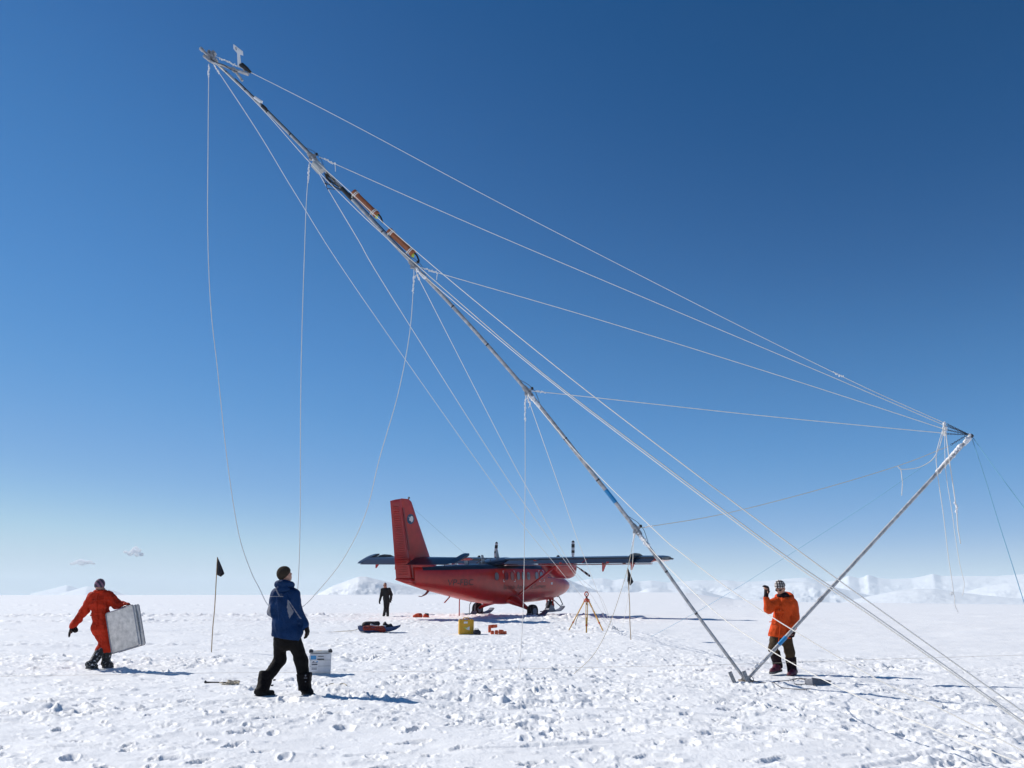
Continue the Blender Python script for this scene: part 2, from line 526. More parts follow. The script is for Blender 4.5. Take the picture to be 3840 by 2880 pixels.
def build_snow():
    fine = np.linspace(-39, 39, 1150)
    coarse = np.concatenate([np.linspace(39, 321, 130)[1:-1]])
    az = np.radians(np.concatenate([fine, coarse]))
    rad = np.concatenate([np.geomspace(0.4, 5.6, 22)[:-1], np.geomspace(5.6, 62, 640)[:-1], np.geomspace(62, 420, 120)[:-1], np.geomspace(420, 1250, 26)[:-1], np.geomspace(1250, 11000, 12)])
    A, R = np.meshgrid(az, rad)
    X, Y = R * np.sin(A), R * np.cos(A)
    Z = snow_h(X.ravel(), Y.ravel()).reshape(X.shape)
    nr, na = X.shape
    V = np.stack([X, Y, Z], -1).reshape(-1, 3)
    V = np.concatenate([V, [[0, 0, base_at(0, 0.1)]]])
    i = np.arange(nr - 1)[:, None] * na
    j = np.arange(na)[None, :]
    j2 = (j + 1) % na
    Q = np.stack([i + j, i + na + j, i + na + j2, i + j2], -1).reshape(-1, 4)[:, ::-1]
    o = mesh_np('snow_ground', V, Q, M['snow'])
    bm = bmesh.new()      # close the hub under the camera
    bm.from_mesh(o.data)
    bm.verts.ensure_lookup_table()
    hub = bm.verts[len(V) - 1]
    for k in range(na):
        f = bm.faces.new((hub, bm.verts[k], bm.verts[(k + 1) % na]))
        f.normal_update()
        if f.normal.z < 0:
            f.normal_flip()
    bm.to_mesh(o.data)
    bm.free()
    o['kind'] = 'structure'
    return o
build_snow()

# ------------------------------------------------------------------ hills on the horizon
def hill(sky, R, depth, seed, rough=0.35, base_px=None, mtl=None):
    """a snow hill R metres off whose skyline runs through the given sight lines; its sides are real ridges"""
    sky = sorted(sky)
    pxs = np.array([p[0] for p in sky], float)
    pys = np.array([p[1] for p in sky], float)
    n = max(120, int((pxs[-1] - pxs[0]) / 2.2))
    px = np.linspace(pxs[0], pxs[-1], n)
    py = np.interp(px, pxs, pys)
    k = np.ones(5) / 5
    py = np.convolve(np.pad(py, 2, 'edge'), k, 'valid')
    m = 80
    s = np.linspace(-1, 1, m)
    az = np.arctan((px - 1920) / F_PX / 1.0)
    el_z = (2224 - py) / F_PX * R + CAM_H                     # height of the crest
    az = np.arctan2((px - 1920), F_PX * CT + (1440 - py) * -ST)
    floor = -R * 0.014
    S, Aa = np.meshgrid(s, az, indexing='ij')
    crest = np.broadcast_to(el_z, S.shape)
    u = Aa * R
    rr = R + S * depth
    edge = np.minimum(1, np.minimum(np.arange(n), np.arange(n)[::-1]) / (n * 0.10))[None, :] ** 0.7
    nz = fbm(u / (depth * 0.45), rr / (depth * 0.45), 6, seed, 0.55)
    rid = 1 - np.abs(fbm(u / (depth * 0.30) + 5, rr / (depth * 0.4), 5, seed + 50, 0.5)) * 1.6
    prof = np.clip(1 - np.abs(S) ** 1.25, 0, 1)
    amp = crest - floor
    fine_ = 1 - np.abs(fbm(u / (depth * 0.11) + 2, rr / (depth * 0.16), 4, seed + 77, 0.55)) * 2
    carve = np.clip(0.95 - (nz * 0.5 + rid * 0.45 + fine_ * 0.22), 0, 1.3)
    z = floor + amp * prof * edge - amp * rough * carve * (1 - np.exp(-(S / 0.25) ** 2)) * prof ** 0.5
    jit = fbm(u / (depth * 0.18), rr * 0, 4, seed + 9, 0.6)
    V = np.stack([rr * np.sin(Aa), rr * np.cos(Aa), z], -1).reshape(-1, 3)
    i = np.arange(m - 1)[:, None] * n
    j = np.arange(n - 1)[None, :]
    Q = np.stack([i + j, i + j + 1, i + n + j + 1, i + n + j], -1).reshape(-1, 4)
    o = mesh_np('snow_hill', V, Q, mtl or M['snow_far'])
    o['kind'] = 'structure'
    return o
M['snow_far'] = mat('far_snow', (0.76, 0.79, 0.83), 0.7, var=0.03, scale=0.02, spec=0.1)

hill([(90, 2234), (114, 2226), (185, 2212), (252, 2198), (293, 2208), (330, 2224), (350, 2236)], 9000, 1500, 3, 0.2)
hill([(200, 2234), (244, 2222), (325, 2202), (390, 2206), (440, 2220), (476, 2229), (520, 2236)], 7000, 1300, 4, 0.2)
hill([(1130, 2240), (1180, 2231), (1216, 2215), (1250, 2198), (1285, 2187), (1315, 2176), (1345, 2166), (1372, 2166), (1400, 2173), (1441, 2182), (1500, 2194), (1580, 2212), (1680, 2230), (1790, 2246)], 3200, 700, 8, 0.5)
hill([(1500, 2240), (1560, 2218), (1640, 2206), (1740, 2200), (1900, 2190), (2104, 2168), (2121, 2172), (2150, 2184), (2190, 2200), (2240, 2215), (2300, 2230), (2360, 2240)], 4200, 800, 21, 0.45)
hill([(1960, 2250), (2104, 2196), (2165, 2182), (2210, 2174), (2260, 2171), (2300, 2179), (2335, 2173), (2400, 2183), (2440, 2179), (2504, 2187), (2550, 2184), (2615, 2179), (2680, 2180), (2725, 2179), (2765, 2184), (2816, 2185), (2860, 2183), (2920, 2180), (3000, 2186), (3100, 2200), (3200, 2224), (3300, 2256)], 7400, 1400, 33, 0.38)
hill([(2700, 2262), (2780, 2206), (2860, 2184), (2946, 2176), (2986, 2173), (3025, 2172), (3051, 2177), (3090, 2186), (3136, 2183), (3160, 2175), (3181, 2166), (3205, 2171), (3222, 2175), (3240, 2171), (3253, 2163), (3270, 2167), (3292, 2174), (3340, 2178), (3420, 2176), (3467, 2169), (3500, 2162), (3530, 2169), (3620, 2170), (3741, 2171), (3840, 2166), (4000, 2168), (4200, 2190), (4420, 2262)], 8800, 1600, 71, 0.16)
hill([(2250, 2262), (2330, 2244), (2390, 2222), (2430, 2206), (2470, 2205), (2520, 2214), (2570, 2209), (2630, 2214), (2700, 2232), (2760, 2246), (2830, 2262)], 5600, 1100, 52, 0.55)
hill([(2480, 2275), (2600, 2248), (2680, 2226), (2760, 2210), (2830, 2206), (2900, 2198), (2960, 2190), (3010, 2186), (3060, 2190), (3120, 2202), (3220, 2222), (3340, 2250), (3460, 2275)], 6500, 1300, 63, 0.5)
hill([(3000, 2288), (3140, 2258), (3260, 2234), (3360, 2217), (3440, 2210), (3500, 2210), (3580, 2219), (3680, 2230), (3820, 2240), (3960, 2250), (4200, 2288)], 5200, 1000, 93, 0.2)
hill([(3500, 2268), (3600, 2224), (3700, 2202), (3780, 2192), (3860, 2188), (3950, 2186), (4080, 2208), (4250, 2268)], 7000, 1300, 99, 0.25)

# ------------------------------------------------------------------ the thin polar haze that pales the hills
hz_ = bpy.data.materials.new('haze')
hz_.use_nodes = True
for n_ in list(hz_.node_tree.nodes):
    hz_.node_tree.nodes.remove(n_)
ho_ = hz_.node_tree.nodes.new('ShaderNodeOutputMaterial')
hv_ = hz_.node_tree.nodes.new('ShaderNodeVolumePrincipled')
hv_.inputs['Color'].default_value = (0.80, 0.92, 1.0, 1)
hv_.inputs['Density'].default_value = 7.0e-5
hz_.node_tree.links.new(hv_.outputs[0], ho_.inputs['Volume'])
def z_range(o_):
    a_ = np.empty(len(o_.data.vertices) * 3, np.float32)
    o_.data.vertices.foreach_get('co', a_)
    return float(a_[2::3].min()), float(a_[2::3].max())
zs_ = [z_ for o_ in COL.objects if o_.type == 'MESH' for z_ in z_range(o_)]
hz_lo, hz_hi = min(zs_) - 1.5, max(zs_) + 6
HZ = MB().box((0, 0, 0), (24000, 24000, hz_hi - hz_lo)).build('haze', hz_, None, loc=(0, 0, (hz_hi + hz_lo) / 2))
HZ['kind'] = 'stuff'
# ------------------------------------------------------------------ the red aeroplane (own frame: x forward from the nose, y to starboard, z up from the snow)
def paint(name, col, rough=0.28, var=0.06):
    m = mat(name, col, rough, var=var, scale=3.0, coat=0.22, spec=0.4)
    return m
M['red'] = paint('red_paint', (0.42, 0.016, 0.010), 0.34, 0.12)
M['red_wing'] = mat('red_wing_paint', (0.42, 0.030, 0.022), 0.22, var=0.1, scale=3.0, coat=0.8, spec=0.6)
M['sheen_pale'] = mat('painted_snow_sheen', (0.70, 0.55, 0.53), 0.35, var=0.12, scale=2.0)  # pale pink imitates bright snow reflected in the red wing underside
M['red_dark'] = paint('dark_red_paint', (0.20, 0.010, 0.010), 0.35)
M['top_dark'] = paint('dark_blue_grey_paint', (0.018, 0.021, 0.034), 0.32)
M['glass'] = mat('cabin_glass', (0.17, 0.185, 0.205), 0.08, var=0.05, spec=0.8)
M['glass_dark'] = mat('dark_glass', (0.03, 0.04, 0.07), 0.06, var=0.1, spec=0.9)
M['mark_white'] = mat('white_marking', (0.62, 0.60, 0.60), 0.5, var=0.04)
M['mark_black'] = mat('black_marking', (0.02, 0.012, 0.012), 0.45)
M['mark_faint'] = mat('weathered_lettering', (0.075, 0.016, 0.016), 0.4, var=0.3, scale=6)
M['emblem_blue'] = mat('emblem_blue', (0.012, 0.05, 0.11), 0.4)
M['tyre'] = mat('tyre_rubber', (0.014, 0.013, 0.014), 0.8, bump=0.3)
M['ski'] = mat('ski_metal', (0.16, 0.18, 0.23), 0.5, 0.3, var=0.2)

P_POS = (-0.639, 46.655, 0.231)
P_A, P_PT, P_RO = 0.957, 0.022, 0.022
ca, sa = math.cos(P_A), math.sin(P_A)
fwd, rgt, upv = Vector((ca, sa, 0)), Vector((sa, -ca, 0)), Vector((0, 0, 1))
plane = thing('airplane', 'red twin engine ski plane with high wings parked on the snow', 'airplane', P_POS)
base_m = Matrix(((fwd.x, rgt.x, 0), (fwd.y, rgt.y, 0), (0, 0, 1)))
# the frame is left-handed (x fwd, y starboard, z up), so the parts are built straight in world axes about the aeroplane's base
def pb(x, y, z):
    y1 = y * math.cos(P_RO) + z * math.sin(P_RO)
    z0 = -y * math.sin(P_RO) + z * math.cos(P_RO)
    bx = (x + 7) * math.cos(P_PT) - z0 * math.sin(P_PT)
    bz = (x + 7) * math.sin(P_PT) + z0 * math.cos(P_PT)
    return fwd * bx + rgt * y1 + upv * bz
def pbl(L):
    return [pb(*p) for p in L]

# fuselage sections: x, half width, top z, bottom z, squareness
FS = [(0.02, 0.02, 1.56, 1.50, 2.0), (-0.10, 0.20, 1.72, 1.33, 2.0), (-0.35, 0.37, 1.85, 1.18, 2.1), (-0.75, 0.52, 1.97, 1.02, 2.2), (-1.3, 0.65, 2.10, 0.90, 2.3), (-2.0, 0.74, 2.24, 0.80, 2.5),
      (-2.5, 0.775, 2.40, 0.75, 2.6), (-3.0, 0.79, 2.62, 0.72, 2.7), (-3.5, 0.80, 2.76, 0.69, 2.9), (-4.2, 0.80, 2.80, 0.67, 3.2), (-5.4, 0.80, 2.80, 0.65, 3.4), (-7.0, 0.80, 2.81, 0.63, 3.4), (-8.4, 0.80, 2.80, 0.70, 3.4),
      (-9.4, 0.775, 2.77, 0.82, 3.3), (-10.4, 0.715, 2.74, 0.98, 3.1), (-11.4, 0.60, 2.70, 1.16, 2.9), (-12.4, 0.45, 2.66, 1.34, 2.6), (-13.3, 0.29, 2.64, 1.50, 2.4), (-14.16, 0.13, 2.60, 1.70, 2.2)]
FX = np.array([s[0] for s in FS][::-1])
def fsec(x):
    g = lambda k: float(np.interp(x, FX, np.array([s[k] for s in FS][::-1])))
    return g(1), g(2), g(3), g(4)
def side_y(x, z):
    w, t, b, n = fsec(x)
    s = max(-0.999, min(0.999, (z - (t + b) / 2) / ((t - b) / 2)))
    tuck = 1 - 0.16 * max(0, -s) ** 1.4
    return w * (1 - abs(s) ** n) ** (1 / n) * tuck
def fring(x, k=40):
    w, t, b, n = fsec(x)
    out = []
    for i in range(k):
        a = 2 * math.pi * i / k
        c, s = math.cos(a), math.sin(a)
        sz = math.copysign(abs(s) ** (2 / n), s)
        cy = math.copysign(abs(c) ** (2 / n), c) * (1 - 0.16 * max(0, -sz) ** 1.4)
        out.append((x, w * cy, (t + b) / 2 + (t - b) / 2 * sz))
    return out
mb = MB()
xs = sorted(set([s[0] for s in FS] + list(np.arange(-14.0, -0.5, 0.35))), reverse=True)
rings = [fring(x) for x in xs]
k = 40
vs = [pb(*p) for r in rings for p in r]
fs, mi = [], []
for i in range(len(rings) - 1):
    for j in range(k):
        j2 = (j + 1) % k
        fs.append((i * k + j, i * k + j2, (i + 1) * k + j2, (i + 1) * k + j))
        a = 2 * math.pi * (j + 0.5) / k
        x = xs[i]
        mi.append(1 if (math.sin(a) > 0.55 and -13.6 < x < -3.6) else 0)
n_ring = len(vs)
mb.v, mb.f, mb.mi = vs, fs, mi
mb.add([pb(0.03, 0, 1.53)], [])
mb.f += [(n_ring, (j + 1) % k, j) for j in range(k)]
mb.mi += [0] * k
mb.f.append(tuple((len(rings) - 1) * k + j for j in range(k)))
mb.mi.append(0)
fus = mb.build('fuselage', [M['red'], M['top_dark']], plane, smooth='angle')

# fin, rudder, tailplane ------------------------------------------------
def airfoil(n=11, th=0.13):
    xs_ = [0.5 * (1 - math.cos(math.pi * i / (n - 1))) for i in range(n)]
    yt = [5 * th * (0.2969 * math.sqrt(x) - 0.126 * x - 0.3516 * x * x + 0.2843 * x ** 3 - 0.1036 * x ** 4) for x in xs_]
    return xs_, yt
def foil_ring(le, te, thick_dir, th, x0=0.0, x1=1.0, n=11):
    """closed ring of a foil section between the chord fractions x0 and x1; le, te points; thick_dir the direction of thickness"""
    le, te, td = Vector(le), Vector(te), Vector(thick_dir)
    c = (te - le).length
    fx = [x0 + (x1 - x0) * 0.5 * (1 - math.cos(math.pi * i / (n - 1))) for i in range(n)]
    yt = lambda x: 5 * th * (0.2969 * math.sqrt(max(x, 0)) - 0.126 * x - 0.3516 * x * x + 0.2843 * x ** 3 - 0.1036 * x ** 4) + 0.002
    up = [le + (te - le) * x + td * (yt(x) * c) for x in fx]
    lo = [le + (te - le) * x - td * (yt(x) * c) for x in fx][::-1]
    return up + lo
Yd = (0, 1, 0)
finle = [(-13.7, 1.78), (-13.1, 2.3), (-12.25, 2.62), (-12.60, 2.70), (-12.86, 2.90), (-13.08, 3.3), (-13.53, 4.1), (-14.1, 5.1), (-14.42, 5.68), (-14.62, 5.80)]
def hinge_x(z):
    return -14.20 - (z - 2.05) * (0.88 / 3.38)
rings = []
for (x, z) in finle:
    hx = hinge_x(z) - 0.02
    rings.append([pb(*p) for p in foil_ring((x, 0, z), (hx if z > 2 else -14.2, 0, z), Yd, 0.10 if z > 2.8 else 0.14, 0, 1.0, 9)])
mb = MB().loft(rings)
fin = mb.build('fin', M['red'], plane, smooth='angle')
tc_ = []
for x, w, t, b_ in ((-14.10, 0.125, 2.09, 1.69), (-14.6, 0.10, 2.10, 1.80), (-15.0, 0.07, 2.09, 1.90), (-15.34, 0.03, 2.08, 1.99)):
    tc_.append([pb(x, w * math.cos(q), (t + b_) / 2 + (t - b_) / 2 * math.sin(q)) for q in np.linspace(0, 2 * math.pi, 12, endpoint=False)])
MB().loft(tc_).build('tail_cone', M['red'], plane, smooth=True)
rings = []
for z, te in [(2.07, -15.32), (2.12, -15.335), (3.3, -15.53), (4.6, -15.74), (5.55, -15.90), (5.69, -15.92), (5.78, -15.55)]:
    hx = hinge_x(z)
    rings.append([pb(*p) for p in foil_ring((hx - 0.015, 0, z), (te, 0, z - (0.06 if z > 5.6 else 0)), Yd, 0.075, 0, 1.0, 9)])
rud = MB().loft(rings).build('rudder', M['red'], plane, smooth='angle')
# stiffening ribs pressed into the rudder skin
mb = MB()
for i in range(30):
    z = 2.25 + i * 0.108
    hx = hinge_x(z)
    te = -15.33 - (z - 2.08) * 0.163
    a, b = hx - 0.28, te + 0.16
    for s in (-1, 1):
        mb.tube([pb(a, s * 0.060, z), pb((a + b) / 2, s * 0.048, z - 0.005), pb(b, s * 0.018, z - 0.01)], 0.016, 4)
mb.build('rudder_rib', M['red'], rud)['kind'] = 'stuff'
mb = MB()
for z0, z1 in ((2.06, 3.0), (3.36, 5.36)):      # hinge gap, open and dark
    mb.prism([pb(hinge_x(z0) + 0.05, 0.072, z0), pb(hinge_x(z0) - 0.05, 0.070, z0), pb(hinge_x(z1) - 0.05, 0.066, z1), pb(hinge_x(z1) + 0.05, 0.068, z1)], rgt * 0.012)
mb.build('hinge_gap', M['red_dark'], rud)
mb = MB().ball(pb(-14.62, 0, 5.86), 0.06, 10)
mb.rod(pb(-14.62, 0, 5.76), pb(-14.62, 0, 5.86), 0.03)
mb.build('beacon', M['glass'], fin, smooth=True)
# emblem: white continent on a dark blue disc
E0 = (-14.50, 4.85)
def fin_y(x, z):
    le = float(np.interp(z, [p[1] for p in finle], [p[0] for p in finle]))
    hx = hinge_x(z)
    t = min(0.99, max(0.01, (x - le) / (hx - le)))
    return (5 * 0.10 * (0.2969 * math.sqrt(t) - 0.126 * t - 0.3516 * t * t + 0.2843 * t ** 3 - 0.1036 * t ** 4) + 0.002) * abs(hx - le)
def fin_patch(poly, lift):
    return [pb(x, fin_y(x, z) + lift, z) for x, z in poly]
disc = [(E0[0] + 0.245 * math.cos(a), E0[1] + 0.245 * math.sin(a)) for a in np.linspace(0, 2 * math.pi, 28, endpoint=False)]
emb = MB().prism(fin_patch(disc, 0.008), rgt * 0.008).build('emblem', M['emblem_blue'], fin)
cont = [(-0.16, 0.09), (-0.145, 0.07), (-0.10, 0.03), (-0.115, -0.02), (-0.10, -0.07), (-0.06, -0.095), (-0.01, -0.095), (0.015, -0.12), (0.05, -0.155), (0.09, -0.13), (0.13, -0.08), (0.155, -0.01),
        (0.15, 0.05), (0.12, 0.11), (0.07, 0.145), (0.01, 0.15), (-0.03, 0.13), (-0.055, 0.085), (-0.08, 0.055), (-0.115, 0.085), (-0.15, 0.125)]
MB().prism(fin_patch([(E0[0] + 0.02 + x, E0[1] + z) for x, z in cont], 0.016), rgt * 0.006).build('emblem_shape', M['mark_white'], emb)

TZ = 2.98
for s in (1, -1):
    nm = 'tailplane'
    rings = []
    for y, le in ((0.02, -13.12), (2.9, -13.32), (3.08, -13.45), (3.15, -13.7)):
        rings.append([pb(*p) for p in foil_ring((le, s * y, TZ), (-14.18, s * y, TZ), (0, 0, 1), 0.17, 0, 1.0, 9)])
    tp = MB().loft(rings).build('tailplane', [M['red']], plane, smooth='angle')
    me = tp.data
    me.materials.append(M['top_dark'])
    for p in me.polygons:
        if p.normal.z > 0.1:
            p.material_index = 1
    # elevator hangs down from its hinge, its horn stands up at the tip
    d = math.radians(20)
    rings = []
    for y in (0.30, 1.6, 2.74):
        te = (-14.22 - 0.82 * math.cos(d), s * y, TZ - 0.82 * math.sin(d))
        rings.append([pb(*p) for p in foil_ring((-14.20, s * y, TZ + 0.04), te, (0, 0, 1), 0.15, 0, 1, 9)])
    MB().loft(rings).build('elevator', M['top_dark'], plane, smooth='angle')
    rings = []
    for y, c0, c1 in ((2.76, 0.62, 0.80), (3.0, 0.60, 0.74), (3.14, 0.42, 0.5)):
        le = (-14.20 + c0 * math.cos(d), s * y, TZ + 0.03 + c0 * math.sin(d))
        te = (-14.22 - c1 * math.cos(d), s * y, TZ + 0.03 - c1 * math.sin(d))
        rings.append([pb(*p) for p in foil_ring(le, te, (0, 0, 1), 0.10, 0, 1, 9)])
    MB().loft(rings).build('elevator_horn', M['top_dark'], plane, smooth='angle')

# wing -------------------------------------------------------------------
WLE, WTE = -6.08, -8.09
def wz(y):
    return 2.93 + abs(y) * 0.012
for s in (1, -1):
    rings = []
    for y, dl, th in ((0.0, 0, 0.16), (0.9, 0, 0.16), (3.0, 0, 0.16), (6.0, 0, 0.16), (8.6, 0, 0.16), (9.55, 0, 0.15), (9.78, -0.10, 0.13), (9.90, -0.35, 0.09)):
        c0 = WLE + dl
        rings.append([pb(*p) for p in foil_ring((c0, s * y, wz(y) + 0.03), (WTE + 0.05, s * y, wz(y) - 0.02), (0, 0, 1), th, 0, 0.70, 12)])
    wing = MB().loft(rings).build('wing', [M['red_wing'], M['top_dark']], plane, smooth='angle')
    for p in wing.data.polygons:
        if p.normal.z > 0.12 or p.normal.dot(fwd) < -0.6 or abs(p.normal.dot(rgt)) > 0.55:
            p.material_index = 1
    def flap(name, y0, y1, x0, x1, ang, drop):
        d_ = math.radians(ang)
        c = abs(x1 - x0)
        rr = []
        for y in (y0, (y0 + y1) / 2, y1):
            le = (x0, s * y, wz(y) - drop)
            te = (x0 - c * math.cos(d_), s * y, wz(y) - drop - c * math.sin(d_))
            rr.append([pb(*p) for p in foil_ring(le, te, (0, 0, 1), 0.16, 0, 1, 9)])
        o = MB().loft(rr).build(name, [M['red_wing'], M['top_dark']], plane, smooth='angle')
        for p in o.data.polygons:
            if p.normal.z > 0.05:
                p.material_index = 1
        return o
    flap('flap', 0.95, 5.75, -7.42, WTE, 16, 0.0)
    flap('aileron', 5.80, 9.55, -7.42, WTE, 17, 0.0)
    # added strip under the trailing edge, coloured like snow light on the underside
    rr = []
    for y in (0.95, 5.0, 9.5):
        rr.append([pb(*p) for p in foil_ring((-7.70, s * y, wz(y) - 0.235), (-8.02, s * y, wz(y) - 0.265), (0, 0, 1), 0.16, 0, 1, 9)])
    MB().loft(rr).build('underside_sheen_strip', M['sheen_pale'], wing, smooth='angle')
    # hinge arms under the trailing edge
    for y, h, kind in ((6.92, 0.46, 1), (8.49, 0.40, 0), (4.2, 0.42, 1)):
        z0 = wz(y) - 0.13
        mb = MB().prism([pb(-7.55, s * y, z0), pb(-8.0, s * y, z0 - 0.02), pb(-8.0, s * y, z0 - h), pb(-7.94, s * y, z0 - h)], rgt * 0.05)
        if kind:
            mb.rod(pb(-7.35, s * (y - 0.25), z0), pb(-7.95, s * y, z0 - 0.28), 0.025, 6)
            mb.box(pb(-7.98, s * (y + 0.28), z0 - 0.03), (0.12, 0.2, 0.08))
        mb.build('hinge_arm', M['red'], wing)
    # upright fence plate over the rear of the wing, and the raised tip
    y = 8.40
    fp = [(-6.5, wz(y) + 0.16), (-6.9, wz(y) + 0.27), (-7.4, wz(y) + 0.29), (-7.8, wz(y) + 0.23), (-8.02, wz(y) + 0.10), (-8.02, wz(y) - 0.04), (-6.5, wz(y) + 0.08)]
    MB().prism([pb(x, s * y, z) for x, z in fp], rgt * 0.06).build('wing_fence', M['top_dark'], wing)
    MB().ball(pb(WLE - 0.3, s * 9.9, wz(9.9)), (0.09, 0.05, 0.05), 8).build('position_light', M['glass'], wing, smooth=True)
    MB().ball(pb(-7.0, s * 7.6, wz(7.6) - 0.17), 0.09, 10).build('landing_light', M['steel_dark'], wing, smooth=True)
    # bracing strut from the undercarriage fairing to the wing
    a, b = Vector((-6.42, s * 0.84, 1.16)), Vector((-6.75, s * 3.75, wz(3.75) - 0.10))
    rr = []
    for t in (0, 0.15, 0.5, 0.85, 1):
        c = a.lerp(b, t)
        w = 0.17 if 0.1 < t < 0.9 else 0.12
        rr.append([pb(c.x + w * math.cos(q) * 0.9, c.y, c.z + 0.045 * math.sin(q) + 0.0) for q in np.linspace(0, 2 * math.pi, 12, endpoint=False)])
    MB().loft(rr).build('wing_strut', M['red'], plane, smooth=True)
    # engine nacelle
    ny = s * 2.725
    NS = [(-3.92, 0.22, 2.92, 2.62), (-3.98, 0.33, 3.02, 2.22), (-4.15, 0.40, 3.07, 2.06), (-4.5, 0.45, 3.11, 1.99), (-5.2, 0.47, 3.15, 1.98), (-5.7, 0.46, 3.16, 2.06), (-6.2, 0.42, 3.15, 2.32), (-6.7, 0.36, 3.12, 2.62), (-7.3, 0.26, 3.08, 2.80), (-7.7, 0.10, 2.98, 2.88)]
    rr = []
    for x, w, t, b_ in NS:
        zc, hh = (t + b_) / 2, (t - b_) / 2
        rr.append([pb(x, ny + w * math.copysign(abs(math.cos(q)) ** 0.75, math.cos(q)), zc + hh * math.copysign(abs(math.sin(q)) ** 0.75, math.sin(q))) for q in np.linspace(0, 2 * math.pi, 24, endpoint=False)])
    nac = MB().loft(rr).build('nacelle', [M['red'], M['top_dark']], plane, smooth='angle')
    for p in nac.data.polygons:
        if p.normal.z > 0.55:
            p.material_index = 1
    MB().prism([pb(-3.96, ny - 0.2, 2.36), pb(-3.96, ny + 0.2, 2.36), pb(-3.96, ny + 0.17, 2.2), pb(-3.96, ny - 0.17, 2.2)], fwd * 0.03).build('air_intake', M['black'], nac)
    for q in (-1, 1):
        MB().tube(pbl([(-4.35, ny + q * 0.38, 2.82), (-4.5, ny + q * 0.56, 2.84), (-4.8, ny + q * 0.66, 2.85)]), [0.09, 0.10, 0.09], 10).build('exhaust', M['galv'], nac, smooth=True)
    MB().ball(pb(-5.4, ny, 3.17), (0.10, 0.10, 0.10), 8).build('vent', M['top_dark'], nac, smooth=True)
    # propeller at rest, one blade up
    hub = (-3.84, ny, 2.80)
    prop = MB().tube([pb(-3.93, ny, 2.8), pb(-3.84, ny, 2.8), pb(-3.72, ny, 2.8), pb(-3.6, ny, 2.8), pb(-3.52, ny, 2.8)], [0.17, 0.19, 0.17, 0.10, 0.02], 16).build('propeller', M['galv'], plane, smooth=True)
    for bl in range(3):
        an = bl * 2 * math.pi / 3 + (0.02 if s > 0 else 0.10)
        rad_v = lambda r_, c_: (hub[0], hub[1] + r_ * math.sin(an), hub[2] + r_ * math.cos(an))
        cv_ = (math.cos(an), -math.sin(an))
        rr = []
        stations = np.linspace(0.16, 1.29, 24)
        for r_ in stations:
            w = 0.042 if r_ < 0.22 else 0.042 + 0.050 * min(1, (r_ - 0.22) / 0.35)
            if r_ > 1.15:
                w *= math.sqrt(max(0.05, 1 - ((r_ - 1.15) / 0.145) ** 2))
            tw = math.radians(62 - 40 * r_ / 1.3)
            ring = []
            for q in np.linspace(0, 2 * math.pi, 10, endpoint=False):
                cc, tt = w * math.cos(q), (0.035 if r_ < 0.25 else 0.016) * math.sin(q)
                lat = cc * math.cos(tw) - tt * math.sin(tw)
                lon = cc * math.sin(tw) + tt * math.cos(tw)
                ring.append(pb(hub[0] + lon, hub[1] + r_ * math.sin(an) + lat * cv_[0], hub[2] + r_ * math.cos(an) + lat * cv_[1]))
            rr.append(ring)
        bo = MB().loft(rr).build('blade', [M['mark_black'], M['mark_white']], prop, smooth='angle')
        nfa = 10
        for i, p in enumerate(bo.data.polygons):
            seg = i // nfa
            if seg < 23:
                r_ = (stations[seg] + stations[seg + 1]) / 2
                band = (r_ > 0.42 and r_ < 0.60) or (0.76 < r_ < 0.92) or (1.07 < r_ < 1.17)
                p.material_index = 1 if band else 0
    # main undercarriage leg, fairing, wheel, ski
    wx, wy = -6.61, s * 1.85
    rr = []
    for t, w, h in ((0, 0.62, 0.26), (0.25, 0.48, 0.21), (0.5, 0.30, 0.14), (0.75, 0.18, 0.09), (1, 0.12, 0.07)):
        c = Vector((-6.7, s * 0.45, 0.95)).lerp(Vector((wx, wy - s * 0.12, 0.36)), t)
        rr.append([pb(c.x + w * math.cos(q), c.y + h * 0.35 * math.sin(q) * s, c.z + h * math.sin(q)) for q in np.linspace(0, 2 * math.pi, 14, endpoint=False)])
    MB().loft(rr).build('main_leg', M['red'], plane, smooth=True)
    def wheel(x, y, z, r_, w_, par):
        prof = [(0.55, 0.30), (0.55, 0.46), (0.80, 0.50), (0.95, 0.42), (1.0, 0.20), (1.0, -0.20), (0.95, -0.42), (0.80, -0.50), (0.55, -0.46), (0.55, -0.30)]
        rr_ = [[pb(x + r_ * p[0] * math.cos(q), y + w_ * p[1], z + r_ * p[0] * math.sin(q)) for q in np.linspace(0, 2 * math.pi, 24, endpoint=False)] for p in prof]
        wo = MB().loft(rr_, cap=False).build('wheel', M['tyre'], par, smooth='angle')
        rr_ = [[pb(x + r_ * p[0] * math.cos(q), y + w_ * p[1], z + r_ * p[0] * math.sin(q)) for q in np.linspace(0, 2 * math.pi, 20, endpoint=False)] for p in ((0.56, 0.36), (0.3, 0.30), (0.12, 0.42), (0.12, -0.42), (0.3, -0.30), (0.56, -0.36))]
        MB().loft(rr_).build('rim', M['steel_dark'], wo, smooth='angle')
        return wo
    wheel(wx, wy, 0.31, 0.35, 0.34, plane)
    def ski(x, y, L0, L1, w_):
        rr_ = []
        for xx, zz in ((x - L1, 0.04), (x - L1 * 0.6, 0.03), (x, 0.03), (x + L0 * 0.6, 0.05), (x + L0 * 0.85, 0.14), (x + L0, 0.27)):
            ww = w_ * (1 if xx < x + L0 * 0.7 else 0.72)
            rr_.append([pb(xx, y - ww, zz), pb(xx, y - ww, zz + 0.05), pb(xx, y - ww * 0.55, zz + 0.07), pb(xx, y + ww * 0.55, zz + 0.07), pb(xx, y + ww, zz + 0.05), pb(xx, y + ww, zz)])
        o_ = MB().loft(rr_).build('ski', M['ski'], plane)
        mb_ = MB()
